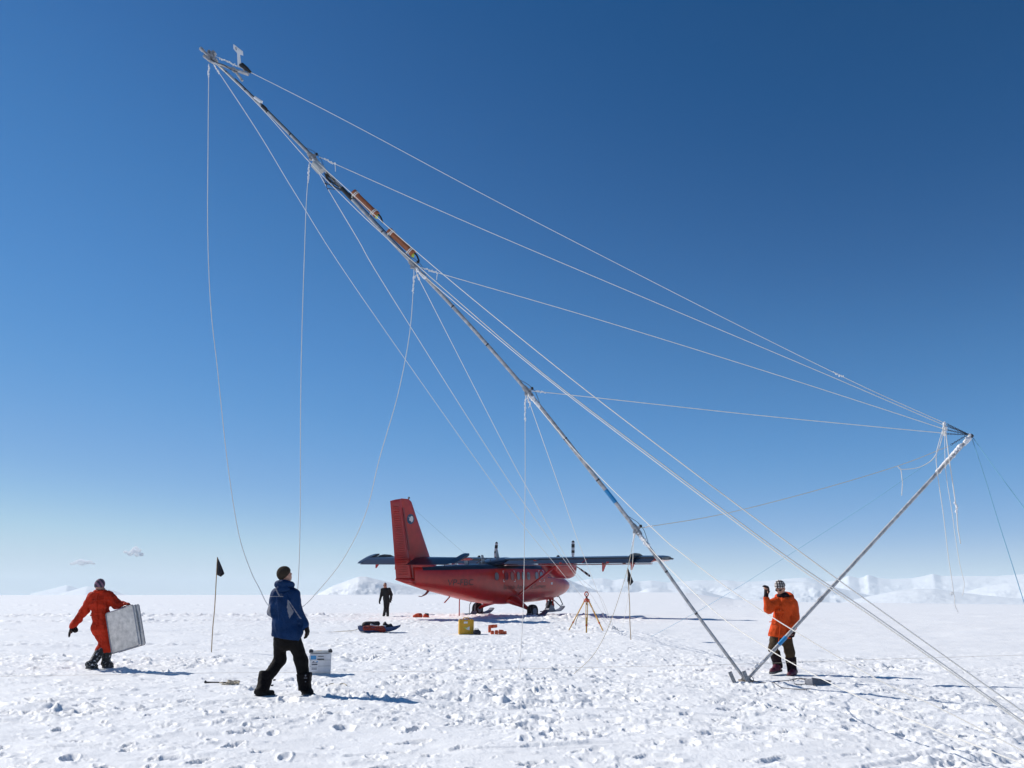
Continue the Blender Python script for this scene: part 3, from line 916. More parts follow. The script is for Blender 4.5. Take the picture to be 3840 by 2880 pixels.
        mb_.prism([pb(x - 0.45, y, 0.08), pb(x + 0.40, y, 0.08), pb(x + 0.12, y, 0.46), pb(x - 0.12, y, 0.46)], rgt * (w_ * 1.3))
        mb_.build('pedestal', M['ski'], o_)
        mb_ = MB()
        for q in (-1, 1):
            mb_.tube(pbl([(x - 0.5, y + q * w_ * 0.8, 0.1), (x - 0.48, y + q * w_ * 0.8, 0.55), (x - 0.1, y + q * w_ * 0.8, 0.95), (x + 0.1, y + q * w_ * 0.8, 0.85)]), 0.022, 6)
        if s < 0:
            mb_.build('lift_frame', M['galv'], o_)
        return o_
    ski(wx, wy, 1.35, 1.15, 0.24)
# nose undercarriage
wheel(-1.993, 0, 0.36, 0.32, 0.28, plane)
s = 0
ski(-1.993, 0, 1.45, 0.75, 0.22)
mb = MB().rod(pb(-1.9, 0, 0.95), pb(-1.99, 0, 0.62), 0.09, 10)
mb.tube(pbl([(-1.99, -0.2, 0.42), (-1.99, -0.21, 0.72), (-1.95, 0, 0.86), (-1.99, 0.21, 0.72), (-1.99, 0.2, 0.42)]), 0.05, 8)
mb.ball(pb(-1.72, 0.0, 0.82), 0.10, 10)
mb.build('nose_leg', M['red'], plane, smooth=True)
mb = MB().rod(pb(-1.75, 0.1, 0.72), pb(-0.95, 0.1, 0.30), 0.035, 6)
mb.rod(pb(-0.95, 0.1, 0.30), pb(-0.62, 0.1, 0.22), 0.008, 4)
mb.build('ski_spring', M['galv'], plane)
MB().rod(pb(-2.2, 0.1, 0.72), pb(-2.75, 0.15, 0.22), 0.035, 6).build('ski_spring', M['galv'], plane)
mb = MB().tube(pbl([(-1.55, 0.25, 0.90), (-1.35, 0.25, 0.88), (-0.95, 0.25, 0.42), (-1.15, 0.25, 0.40)]), 0.028, 6)
mb.build('pitot_mast', M['steel_dark'], plane)
# tail bumper, aerials beneath, roof aerials
mb = MB().tube(pbl([(-13.0, 0, 1.46), (-13.2, 0, 1.30), (-13.5, 0, 1.20), (-13.7, 0, 1.22)]), [0.07, 0.05, 0.02, 0.02], 6)
mb.build('tail_bumper', M['red_dark'], plane)
MB().tube(pbl([(-11.35, 0, 1.13), (-11.75, 0, 0.86)]), 0.035, 6).build('lower_aerial', M['red'], plane)
mb = MB()
for x in (-12.1, -11.2, -10.2, -9.2, -8.3):
    mb.rod(pb(x, 0.25, fsec(x)[1] - 0.05), pb(x, 0.25, 3.02), 0.022, 6)
mb.rod(pb(-11.2, 0.25, 3.0), pb(-8.1, 0.25, 3.06), 0.014, 6)
mb.build('roof_rail', M['top_dark'], plane)
for (x, h) in ((-10.0, 0.30), (-8.55, 0.46), (-7.25, 0.50)):
    z0 = fsec(x)[1] - 0.02 + (0.25 if x > -8 else 0)
    MB().prism([pb(x + 0.14, 0, z0), pb(x - 0.16, 0, z0), pb(x - 0.22, 0, z0 + h), pb(x - 0.06, 0, z0 + h)], rgt * 0.03).build('blade_aerial', M['box_grey'], plane)
MB().ball(pb(-7.9, 0.2, fsec(-7.9)[1] + 0.02), (0.16, 0.1, 0.1), 8).build('roof_dome', M['top_dark'], plane, smooth=True)
MB().tube(smooth_path(pbl([(-14.15, 0.02, 5.30), (-12.2, 0.02, 4.28), (-10.3, 0.02, 3.32), (-9.6, 0.02, 2.95)])), 0.0035, 5).build('aerial_wire', M['steel_dark'], plane)
# wing centre fairing over the cabin
rr = []
for x, w, t in ((-5.75, 0.30, 2.86), (-6.05, 0.66, 3.02), (-6.6, 0.80, 3.14), (-7.4, 0.82, 3.10), (-8.1, 0.70, 2.98), (-8.7, 0.35, 2.86)):
    rr.append([pb(x, w * math.cos(q), 2.74 + (t - 2.74) * max(0, math.sin(q)) ** 0.6) for q in np.linspace(0, math.pi, 13)] + [pb(x, 0, 2.72)])
MB().loft(rr).build('centre_fairing', M['top_dark'], plane, smooth='angle')

# windows, door outline, lettering ---------------------------------------
def side_patch(poly, s, lift, name, m_, par, th=0.006):
    pts = [pb(x, s * (side_y(x, z) + lift), z) for x, z in poly]
    return MB().prism(pts, rgt * (s * th)).build(name, m_, par)
def oval(x, z, w, h, n=18, e=2.8):
    return [(x + w * math.copysign(abs(math.cos(a)) ** (2 / e), math.cos(a)), z + h * math.copysign(abs(math.sin(a)) ** (2 / e), math.sin(a))) for a in np.linspace(0, 2 * math.pi, n, endpoint=False)]
for s in (1, -1):
    for i, (x, z) in enumerate(((-8.44, 2.13), (-7.55, 2.14), (-7.0, 2.14), (-6.42, 2.14), (-5.94, 2.14), (-5.44, 2.13), (-4.6, 2.14), (-4.12, 2.15))):
        w, h = (0.155, 0.20) if i else (0.16, 0.19)
        fr = side_patch(oval(x, z, w + 0.03, h + 0.03), s, 0.004, 'window', M['red_dark'], fus)
        side_patch(oval(x, z, w, h), s, 0.013, 'pane', M['glass_dark'] if i == 1 else M['glass'], fr)
    side_patch([(-3.42, 2.02), (-2.60, 1.98), (-2.50, 2.10), (-2.95, 2.46), (-3.30, 2.52), (-3.44, 2.50)], s, 0.006, 'cockpit_window', M['glass_dark'], fus)
    # cockpit door seams
    for x0, x1 in ((-3.52, -3.50), (-2.42, -2.40), (-4.92, -4.90), (-7.72, -7.70), (-6.72, -6.70)):
        side_patch([(x0, 1.2), (x1, 1.2), (x1, 2.35 if x1 < -3 else 1.9), (x0, 2.35 if x1 < -3 else 1.9)], s, 0.004, 'door_seam', M['red_dark'], fus, 0.004)
    # white corner brackets round the emergency exits
    for x0, x1, z0, z1 in ((-7.85, -6.72, 1.83, 2.42), (-4.36, -3.80, 1.80, 2.44)):
        for cx, dx in ((x0, 1), (x1, -1)):
            for cz, dz in ((z0, 1), (z1, -1)):
                side_patch([(cx, cz), (cx + dx * 0.14, cz), (cx + dx * 0.14, cz + dz * 0.03), (cx + dx * 0.035, cz + dz * 0.03), (cx + dx * 0.035, cz + dz * 0.14), (cx, cz + dz * 0.14)], s, 0.005, 'exit_bracket', M['mark_white'], fus, 0.004)
    side_patch([(-3.12, 1.63), (-2.93, 1.63), (-2.93, 1.76), (-3.12, 1.76)], s, 0.005, 'placard', M['mark_white'], fus, 0.004)
# windscreen panes
for s in (1, -1):
    q = [(-2.30, 0.06, 2.37), (-2.42, 0.60, 2.25), (-2.98, 0.66, 2.46), (-3.02, 0.06, 2.66)]
    MB().prism([pb(x, s * y, z + 0.015) for x, y, z in q], upv * 0.012).build('windscreen', M['glass_dark'], fus)

def lettering(txt, x0, z0, cap_h, width, m_, s=1):
    """the words laid on the curved side letter by letter, reading nose-wards on this side"""
    def glyph(body):
        cu = bpy.data.curves.new('letter', 'FONT')
        cu.body = body
        cu.resolution_u = 3
        to = bpy.data.objects.new('letter_tmp', cu)
        COL.objects.link(to)
        bpy.context.view_layer.update()
        me_ = bpy.data.meshes.new_from_object(to.evaluated_get(bpy.context.evaluated_depsgraph_get()))
        bpy.data.objects.remove(to)
        bpy.data.curves.remove(cu)
        return me_
    def ext(me_):
        xs_ = [v.co.x for v in me_.vertices]
        return min(xs_), max(xs_)
    a0, a1 = ext(glyph(txt))
    for i, ch in enumerate(txt):
        if ch == ' ':
            continue
        me_ = glyph(ch)
        b0, b1 = ext(me_)
        pre = ext(glyph(txt[:i + 1]))[1]          # where this letter ends in the running text
        for v in me_.vertices:
            x = x0 + (pre - b1 + v.co.x - a0) / (a1 - a0) * width
            z = z0 + v.co.y / 0.69 * cap_h
            v.co = pb(x, s * (side_y(x, z) + 0.006), z)
        me_.materials.clear()
        me_.materials.append(m_)
        o = bpy.data.objects.new('letter', me_)
        COL.objects.link(o)
        o.parent = fus
lettering('VP-FBC', -12.13, 1.70, 0.30, 1.78, M['mark_black'])
lettering('British Antarctic Survey', -7.80, 1.44, 0.25, 4.15, M['mark_faint'])

# red prop post under the tail
ps = on_ground(1722, 2314)
st = thing('tail_stand', 'thin red post propped under the tail of the aeroplane', 'post', (ps.x, ps.y, snow_at(ps.x, ps.y) - 0.05))
h = at(1722, 2243, ps.y).z - st.location.z
MB().rod((0, 0, 0), (0, 0, h + 0.03), 0.028, 8).build('post', M['red'], st)
MB().rod((0, 0, h), (0, 0, h + 0.04), 0.06, 8).build('head_plate', M['red'], st)
MB().rod((0, 0, 0.0), (0, 0, 0.07), 0.10, 10).build('foot_plate', M['red_dark'], st)
# ------------------------------------------------------------------ the leaning mast
MBASE = on_ground(2797, 2556)
BY = MBASE.y
mast_px = [(2797, 2552, BY), (2590, 2272, BY - 0.06), (2387, 1987, BY - 0.12), (2180, 1722, BY - 0.2), (1980, 1470, BY - 0.28), (1762, 1220, BY - 0.36), (1552, 995, BY - 0.42), (1358, 788, BY - 0.48), (1172, 590, BY - 0.52), (960, 378, BY - 0.58), (757, 186, BY - 0.62)]
mp = [at(*q) for q in mast_px]
mast = thing('mast', 'long grey metal mast leaning to the left with instruments lashed near its top', 'mast', MBASE)
ml = local_of(mast)
mpl = smooth_path([ml(p) for p in mp], 5)
def m_at(t):
    """a point along the mast, t in units of the listed points"""
    k = min(len(mpl) - 1, max(0, t * 5))
    i = min(len(mpl) - 2, int(k))
    return mpl[i].lerp(mpl[i + 1], k - i)
def m_dir(t):
    return (m_at(min(10, t + 0.25)) - m_at(max(0, t - 0.25))).normalized()
secs = [(0, 2, 0.028), (2, 4, 0.036), (4, 6, 0.033), (6, 8, 0.029), (8, 10, 0.026)]
for a, b, r in secs:
    pts = [m_at(a + (b - a) * i / 12) for i in range(13)]
    MB().tube(pts, r, 14).build('pole_section', M['alu'], mast, smooth='angle')
for t, r in ((2, 0.042), (4, 0.046), (6, 0.043), (8, 0.040)):
    d = m_dir(t)
    MB().tube([m_at(t) - d * 0.12, m_at(t) + d * 0.12], r, 14).build('collar', M['galv'], mast, smooth='angle')
for t in (0.9, 1.45, 2.7, 3.3, 4.7, 5.3, 6.6, 7.3, 8.4, 8.8, 9.2, 9.55):
    d = m_dir(t)
    MB().tube([m_at(t) - d * 0.012, m_at(t) + d * 0.012], {0: 0.0305, 1: 0.0305, 2: 0.0385, 3: 0.0385, 4: 0.0355, 5: 0.0355, 6: 0.0315, 7: 0.0315, 8: 0.0285, 9: 0.0285}[int(t)], 12).build('cable_tie', M['steel_dark'], mast, smooth='angle')
# blue tape
ta, tb = ml(at(2283, 1852, BY - 0.15)), ml(at(2309, 1884, BY - 0.15))
MB().tube([m_at(2.56), m_at(2.38)], 0.0385, 14).build('tape_band', M['tape_blue'], mast, smooth='angle')
# clamps with a rope eye at each guy level, and the black pulley on its right
for t, px in ((2, (2402, 1978)), (4, (1987, 1461)), (6, (1570, 990)), (8, (1184, 582))):
    d = m_dir(t)
    c = m_at(t)
    side = (ml(at(*px, at(*mast_px[int(t)]).y)) - c)
    out = Vector((0.75, 0, 0.66))
    cl = MB()
    cl.tube([c + d * 0.04, c + d * 0.09], 0.05, 14)
    cl.tube([c - d * 0.04, c - d * 0.09], 0.05, 14)
    cl.box(c + out * 0.05, (0.05, 0.06, 0.05))
    cl.box(c - out * 0.05, (0.05, 0.06, 0.05))
    co = cl.build('guy_clamp', M['galv'], mast, smooth='angle')
    co['kind'] = 'stuff'
    pu = MB()
    pc = c + out * 0.10
    pu.tube([pc + Vector((0, -0.016, 0)), pc + Vector((0, 0.016, 0))], 0.026, 14)
    pu.build('pulley', M['black'], co, smooth='angle')
    MB().tube(smooth_path([c + d * 0.26 + out * 0.03, c + d * 0.10 + out * 0.09, pc, c - d * 0.10 + out * 0.10, c - d * 0.3 + out * 0.03], 4), 0.005, 5).build('wire_loop', M['steel_dark'], co)
# frozen lumps of rope tied under the clamps
rng = random.Random(3)
def lumps(mbx, pts, r, n, jit=0.5):
    for i in range(n):
        t = (i + 0.5) / n * (len(pts) - 1)
        k = min(len(pts) - 2, int(t))
        p = Vector(pts[k]).lerp(Vector(pts[k + 1]), t - k)
        rr = r * rng.uniform(0.7, 1.3)
        mbx.ball(p + Vector((rng.uniform(-1, 1), rng.uniform(-1, 1), rng.uniform(-1, 1))) * r * jit, (rr * rng.uniform(.8, 1.2), rr, rr * rng.uniform(0.9, 1.5)), 7)
    return mbx
for t in (2, 4, 6, 8):
    d = m_dir(t)
    o = lumps(MB(), [m_at(t) - d * 0.06 + Vector((-0.02, -0.03, 0)), m_at(t) - d * 0.36 + Vector((-0.015, -0.03, 0))], 0.026, 9).build('frozen_knot', M['rime'], mast, smooth=True)
    o['kind'] = 'stuff'

# masthead: twin tubes, brackets, wind vane
TY = BY - 0.62
q = lambda x, y, dy=0: ml(at(x, y, TY + dy))
MB().tube([q(761, 190), q(752, 181)], 0.036, 12).build('end_cap', M['alu'], mast, smooth='angle')
MB().tube([q(766, 212, -0.03), q(797, 234, -0.03), q(838, 246, -0.03), q(874, 260, -0.03), q(932, 279, -0.03)], [0.026, 0.026, 0.024, 0.024, 0.034], 12).build('boom', M['alu'], mast, smooth='angle')
MB().tube([q(770, 213, -0.03), q(765, 209, -0.03)], 0.034, 12).build('end_cap', M['galv'], mast, smooth='angle')
MB().tube([q(878, 256, 0.0), q(888, 275, 0), q(909, 303, 0)], 0.024, 10).build('boom_brace', M['alu'], mast, smooth='angle')
for i, (x, y) in enumerate(((790, 205), (798, 215), (783, 222), (802, 200), (876, 262), (808, 226), (787, 198))):
    MB().box(q(x, y, -0.02), (0.07, 0.09, 0.06), Matrix.Rotation(0.7, 3, 'Y')).build('bracket', M['galv'], mast)
o = MB().tube(smooth_path([q(792, 222, -0.05), q(815, 236, -0.06), q(838, 243, -0.06), q(868, 262, -0.05), q(890, 268, -0.05)]), 0.007, 5).build('cable', M['black'], mast)
vn = MB().prism([q(877, 166.5, 0), q(909, 192), q(910, 208), q(898, 204.5), q(903.5, 251), q(893.5, 252), q(891, 200), q(877, 183)], Vector((0.02, 0.012, 0))).build('wind_vane', M['white_plastic'], mast)
MB().prism([q(883, 177, -0.02), q(885, 177, -0.02), q(887, 188, -0.02), q(885, 188, -0.02)], Vector((0, 0.008, 0))).build('vane_mark', M['mark_black'], vn)
MB().tube([q(898, 244), q(907, 244), q(924, 258), q(941, 272)], [0.02, 0.05, 0.046, 0.022], 12).build('sensor_body', M['black'], mast, smooth='angle')
MB().rod(q(915, 266), q(915, 252), 0.02, 8).build('sensor_post', M['galv'], mast, smooth='angle')
MB().tube([q(955, 366, 0.03), q(981, 384, 0.03)], 0.035, 14).build('white_canister', M['white_plastic'], mast, smooth='angle')
MB().tube([q(983, 396, -0.01), q(998, 410, -0.01)], 0.034, 10).build('sleeve', M['black'], mast, smooth='angle')
# grey instrument box below the third guy ring, with its tangle of black cable
bt = 7.86
d = m_dir(bt)
side = Vector((-0.55, -0.62, -0.45))
side = (side - d * side.dot(d)).normalized()
th = d.cross(side)
Rb = Matrix((side, th, d)).transposed()
bc = m_at(7.83) + side * 0.085
bx = MB().box(bc, (0.13, 0.13, 0.23), Rb, bev=0.008).build('instrument_box', M['box_grey'], mast)
MB().box(bc + side * 0.068, (0.012, 0.118, 0.216), Rb, bev=0.004).build('box_lid', M['box_grey'], bx)
for sx in (-1, 1):
    for sy in (-1, 1):
        MB().ball(bc + side * 0.075 + th * 0.05 * sx + d * 0.095 * sy, 0.009, 6).build('screw', M['galv'], bx)
tang = MB()
for i in range(11):
    a0 = m_at(7.70) + side * rng.uniform(0.02, 0.12) + th * rng.uniform(-.05, .05)
    a1 = m_at(7.36) + side * rng.uniform(-0.02, 0.02)
    mid = (a0 + a1) / 2 + side * rng.uniform(-0.14, 0.15) + th * rng.uniform(-0.12, 0.12) + d * rng.uniform(-.04, .1)
    m2 = mid + side * rng.uniform(-.08, .08) + th * rng.uniform(-.08, .08)
    tang.tube(smooth_path([a0, mid, m2, a1], 5), 0.007, 5)
tang.build('cable_tangle', M['black'], mast)['kind'] = 'stuff'
MB().tube([m_at(7.42), m_at(7.2)], 0.04, 10).build('sleeve', M['black'], mast, smooth='angle')
# cables running down the mast
o = MB().tube([m_at(7.3 - i * 0.1) + Vector((0.035, -0.02, 0.02)) for i in range(14)], 0.009, 6).build('cable', M['black'], mast)
o = MB().tube([m_at(9.4 - i * 0.1) + Vector((0.022, -0.015, 0.018)) for i in range(16)], 0.008, 6).build('cable', M['black'], mast)

# the two brown tubes lashed alongside
def brown_tube(p0, p1, label, dy):
    a, b = at(*p0, BY + dy), at(*p1, BY + dy - 0.03 * -1)
    c = (a + b) / 2
    t = thing('brown_tube', label, 'tube', c, group='brown tubes lashed to the mast')
    a, b = a - c, b - c
    u = (b - a).normalized()
    MB().tube([a, b], 0.058, 18).build('tube_body', M['clay'], t, smooth='angle')
    for e, s_ in ((a, 1), (b, -1)):
        MB().tube([e - u * 0.01 * s_, e + u * 0.10 * s_], 0.068, 18).build('coupling', M['clay'], t, smooth='angle')
        o_ = MB()
        for w_ in (0.055, 0.085):
            o_.tube([e + u * (w_ - 0.008) * s_, e + u * (w_ + 0.008) * s_], 0.071, 14)
        lumps(o_, [e + u * 0.07 * s_ + Vector((-0.05, -0.05, -0.02)), e + u * 0.07 * s_ + Vector((-0.09, -0.01, -0.07))], 0.012, 4)
        o_.build('lashing', M['rope'], t, smooth='angle')['kind'] = 'stuff'
    MB().tube([b - u * 0.005, b + u * 0.03 + Vector((-0.02, -0.02, -0.05))], [0.03, 0.026], 10).build('plug', M['green_plug'], t, smooth=True)
    MB().tube(smooth_path([b + Vector((0.02, 0, 0.02)), b + u * 0.06 + Vector((0.03, 0, 0.0)), b + u * 0.15 + Vector((0.01, 0, -0.05))]), 0.016, 8).build('cable', M['black'], t)
brown_tube((1326, 722), (1413, 806), 'upper of the two brown tubes tied with white rope to the leaning mast', -0.50)
brown_tube((1459, 866), (1549, 951), 'lower of the two brown tubes tied with white rope to the leaning mast', -0.45)

# hinge plate at the foot of the mast, metal stakes
hp = thing('hinge_plate', 'weathered base plate under the foot of the mast half sunk in snow', 'base plate', (MBASE.x, MBASE.y, snow_at(MBASE.x, MBASE.y)))
MB().box((0.0, 0, 0.01), (0.20, 0.24, 0.03), bev=0.006).build('plate', M['wood'], hp)
for s in (-1, 1):
    MB().prism([(-0.07, s * 0.06, 0.02), (0.09, s * 0.06, 0.02), (0.04, s * 0.06, 0.09), (-0.03, s * 0.06, 0.09)], (0, 0.015, 0)).build('lug', M['galv'], hp)
MB().rod((0.01, -0.08, 0.065), (0.01, 0.08, 0.065), 0.010, 8).build('pivot_pin', M['steel_dark'], hp)
def stake(px0, px1, label, w, Y):
    g = on_ground(*px1)
    top = at(*px0, g.y + 0.02)
    r = thing('metal_stake', label, 'stake', (g.x, g.y, snow_at(g.x, g.y)), group='stakes at the foot of the mast')
    u = top - r.location
    L = u.length
    u.normalize()
    sx = (Vector((1, 0, 0)) - u * u.x).normalized()
    sy = u.cross(sx)
    R = Matrix((sx, sy, u)).transposed()
    MB().box(u * (L / 2 - 0.12), (w, 0.012, L + 0.24), R).build('web', M['galv'], r)
    for s in (-1, 1):
        MB().box(u * (L / 2 - 0.12) + sx * (s * w / 2) - sy * -0.012, (0.010, 0.03, L + 0.24), R).build('flange', M['galv'], r)
    return r
stake((2737, 2519), (2755, 2561), 'grey channel stake standing left of the mast foot', 0.050, 0)
stake((2789, 2516), (2806, 2560), 'grey channel stake right behind the mast foot', 0.055, 0)

# ------------------------------------------------------------------ the short raising pole
GBASE = at(2804, 2544, BY)
GTIP = at(3640, 1637, BY + 0.35)
gin = thing('gin_pole', 'short raising pole leaning to the right from the mast foot with chains at its tip', 'pole', GBASE)
gl = local_of(gin)
g0, g1 = gl(GBASE), gl(GTIP)
gd = (g1 - g0).normalized()
MB().tube([g0 - gd * 0.05, g0 + (g1 - g0) * 0.25, g0 + (g1 - g0) * 0.5, g1], [0.030, 0.030, 0.031, 0.031], 14).build('pole_tube', M['alu'], gin, smooth='angle')
MB().tube([g0 + (g1 - g0) * 0.128, g0 + (g1 - g0) * 0.158], 0.0335, 14).build('tape_band', M['tape_blue'], gin, smooth='angle')
MB().tube([g0 + (g1 - g0) * 0.30, g0 + (g1 - g0) * 0.315], 0.038, 12).build('collar', M['galv'], gin, smooth='angle')
MB().tube([g1 - gd * 0.05, g1 + gd * 0.04], 0.038, 12).build('end_cap', M['steel_dark'], gin, smooth='angle')
gs = lambda x, y, dy=0: gl(at(x, y, BY + 0.35 + dy))
for (p0, p1, n, r) in (((3515, 1771), (3603, 1671), 40, 0.030), ((3618, 1661), (3637, 1640), 12, 0.030)):
    a_, b_ = gs(*p0), gs(*p1)
    wr_ = MB().tube([a_.lerp(b_, i / 30) for i in range(31)], [0.036 + 0.012 * rng.random() for i in range(31)], 10)
    lumps(wr_, [a_ + Vector((0, -0.02, 0)), b_ + Vector((0, -0.02, 0))], r, n, 0.7).build('frozen_rope_wrap', M['rime'], gin, smooth=True)['kind'] = 'stuff'
for (p0, p1) in (((2830, 2505), (2862, 2478)),):
    lumps(MB(), [gl(at(*p0, BY)) + Vector((0, -0.02, 0.01)), gl(at(*p1, BY)) + Vector((0, -0.02, 0.01))], 0.022, 7, 0.4).build('frost', M['rime'], gin, smooth=True)['kind'] = 'stuff'
def chain(p0, p1, n):
    mb_ = MB()
    a, b = Vector(p0), Vector(p1)
    u = (b - a).normalized()
    L = (b - a).length / n
    v = u.cross(Vector((0, 1, 0))).normalized()
    w = u.cross(v)
    for i in range(n):
        c = a + (b - a) * ((i + 0.5) / n)
        e = v if i % 2 == 0 else w
        ring = [c + u * (L * 0.68 * math.cos(k_)) + e * (L * 0.36 * math.sin(k_)) for k_ in np.linspace(0, 2 * math.pi, 9)]
        mb_.tube(ring, 0.0042, 5, cap=False)
    o_ = mb_.build('chain', M['steel_dark'], gin)
    o_['kind'] = 'stuff'
for p0 in ((3551, 1590), (3553, 1598), (3552, 1612), (3551, 1627)):
    chain(gs(*p0, -0.03), gs(3634, 1630, -0.03), 13)
chain(gs(3566, 1668, -0.03), gs(3624, 1633, -0.03), 9)
# ------------------------------------------------------------------ ropes
def rope(name, label, pts, r=0.0065, m='rope', cat='rope', group=None, knots=(), sub=5, tails=(), n=6):
    """one rope through world points; knots = list of (start, end) distances along it where it is thick with frozen knots"""
    P = smooth_path([Vector(p) for p in pts], sub)
    root = P[0].copy()
    L = [p - root for p in P]
    o = MB().tube(L, r, n).build(name, M[m], None, smooth=True, loc=root)
    tag(o, label, cat, group)
    cum = [0.0]
    for i in range(1, len(L)):
        cum.append(cum[-1] + (L[i] - L[i - 1]).length)
    def pt(s):
        s = max(0, min(cum[-1], s))
        for i in range(1, len(L)):
            if cum[i] >= s:
                return L[i - 1].lerp(L[i], (s - cum[i - 1]) / max(1e-9, cum[i] - cum[i - 1]))
        return L[-1]
    for (a, b) in knots:
        lumps(MB(), [pt(a + (b - a) * i / 6) for i in range(7)], r * 2.0, max(4, int((b - a) / (r * 2.4))), 0.9).build('frozen_knot', M['rime'], o, smooth=True)['kind'] = 'stuff'
    for (a, dx, dz) in tails:
        p = pt(a)
        MB().tube(smooth_path([p, p + Vector((dx * 0.6, -0.01, dz * 0.4)), p + Vector((dx, 0, dz))], 4), r * 0.9, 5).build('loose_end', M[m], o, smooth=True)
    return o
def by_depth(px, d0, d1):
    """world points of a nearly straight rope: its sight lines, with depth running from d0 to d1"""
    cum = [0.0]
    for i in range(1, len(px)):
        cum.append(cum[-1] + math.hypot(px[i][0] - px[i - 1][0], px[i][1] - px[i - 1][1]))
    return [at_depth(x, y, 1.0 / (1 / d0 + (1 / d1 - 1 / d0) * c / cum[-1])) for (x, y), c in zip(px, cum)]
def dm(t):
    return depth_of(mast.location + m_at(t)) - 0.03
DG = depth_of(at(3540, 1600, BY + 0.3))
GH = 'white ropes hauling the mast up from the raising pole'
rope('hoist_rope', 'topmost white hauling rope from the masthead to the raising pole chains', by_depth([(800, 208), (937, 270), (1300, 455), (1900, 775), (2700, 1185), (3200, 1432), (3545, 1588)], dm(9.8), DG), 0.0065, group=GH, knots=((0.12, 0.5), (13.4, 13.6)))
rope('hoist_rope', 'second hauling rope, from beside the grey instrument box to the raising pole chains', by_depth([(1197, 588), (1300, 634), (1800, 855), (2500, 1152), (3100, 1405), (3540, 1594)], dm(8), DG), 0.007, group=GH, knots=((0.1, 0.34),), tails=((0.33, 0.02, -0.16),))
rope('hoist_rope', 'third hauling rope, from just below the lower brown tube to the raising pole chains', by_depth([(1578, 1003), (1700, 1040), (2200, 1185), (2800, 1370), (3250, 1514), (3537, 1608)], dm(6), DG), 0.007, group=GH, knots=((0.08, 0.32),), tails=((0.33, -0.02, -0.14),))
rope('hoist_rope', 'flattest hauling rope, from the third guy ring to the raising pole chains', by_depth([(1993, 1466), (2250, 1493), (2800, 1553), (3250, 1597), (3536, 1624)], dm(4), DG), 0.0065, group=GH, knots=((0.08, 0.26),))
rope('hoist_rope', 'lowest thin hauling rope rising from the mast over the wing tip to the raising pole', by_depth([(2400, 1980), (2700, 1930), (3050, 1842), (3367, 1747), (3560, 1672)], dm(2), DG + 0.1), 0.005, 'rope_tan', group=GH, knots=((0.1, 0.24),))

# front guys running past the raising pole to the right
DF = 6.2
GF = 'white guy ropes running down to the right foreground'
px_p = [(1180, 600), (1311, 718), (1436, 834), (1700, 1061), (2117, 1400), (2500, 1695), (3015, 2080), (3318, 2300), (3840, 2672), (4150, 2890)]
rope('guy_rope', 'right-hand guy rope from beside the instrument box down to the right foreground', by_depth(px_p, dm(8) - 0.03, DF), 0.0062, group=GF)
rope('guy_rope', 'guy rope from the masthead running along the mast down to the right foreground', by_depth([(806, 232), (980, 405), (1156, 603), (1319, 769), (1441, 884), (1560, 990), (1685, 1100), (2036, 1400), (2500, 1753), (2940, 2080), (3266, 2300), (3840, 2708), (4150, 2928)], dm(9.7) - 0.06, DF + 0.05), 0.0062, group=GF)
rope('guy_rope', 'guy rope from below the brown tubes ending at lower right beside its twin', by_depth([(1560, 1008), (1671, 1104), (2031, 1404), (2497, 1761), (2937, 2089), (3264, 2309), (3840, 2717), (4150, 2940)], dm(6) - 0.06, DF), 0.0062, group=GF, knots=((0.05, 0.2),))
rope('guy_rope', 'guy rope from the third guy ring crossing in front of the orange jacket', by_depth([(1980, 1482), (2189, 1725), (2464, 1997), (2563, 2080), (2743, 2215), (2975, 2364), (3296, 2551), (3512, 2650), (3840, 2819), (4150, 2975)], dm(4) - 0.06, DF), 0.0064, group=GF, knots=((0.05, 0.2),))
rope('guy_rope', 'lowest front guy rope crossing the raising pole and the gaiters of the orange jacket', by_depth([(2400, 2008), (2482, 2104), (2686, 2298), (2877, 2431), (3063, 2536), (3366, 2679), (3840, 2866), (4100, 2965)], dm(2) - 0.06, DF), 0.0068, group=GF, knots=((0.05, 0.25),))

# rear guys down to the snow anchor behind the tripod
DB = 28.5
GB = 'white guy ropes running down to the far anchor beside the tripod'
rope('guy_rope', 'longest rear guy rope from the masthead down to the snow anchor by the tripod', by_depth([(800, 240), (972, 502), (1116, 740), (1347, 1100), (1900, 1885), (2070, 2102), (2192, 2249), (2248, 2312), (2284, 2352)], dm(9.7), DB), 0.0062, group=GB, knots=((0.05, 0.2),))
rope('guy_rope', 'rear guy rope from the instrument box down past the engine to the snow anchor', by_depth([(1190, 640), (1248, 740), (1344, 901), (1461, 1100), (1900, 1792), (2152, 2149), (2212, 2224), (2259, 2301), (2286, 2350)], dm(7.8), DB), 0.0066, group=GB)
rope('guy_rope', 'rear guy rope from below the brown tubes down past the engine to the snow anchor', by_depth([(1556, 1006), (1573, 1050), (1599, 1100), (1900, 1689), (1969, 1816), (2072, 2000), (2161, 2149), (2246, 2229), (2279, 2298), (2304, 2358)], dm(6), DB), 0.006, group=GB, knots=((0.15, 0.42),), tails=((0.44, -0.03, -0.08),))
rope('guy_rope', 'rear guy rope from the third guy ring crossing the near wing of the aeroplane', by_depth([(1975, 1480), (2010, 1580), (2092, 1812), (2157, 2000), (2205, 2126), (2260, 2268), (2296, 2356)], dm(4), DB), 0.006, group=GB, knots=((0.08, 0.36),), tails=((0.38, -0.03, -0.06),))
an = on_ground(2290, 2356)
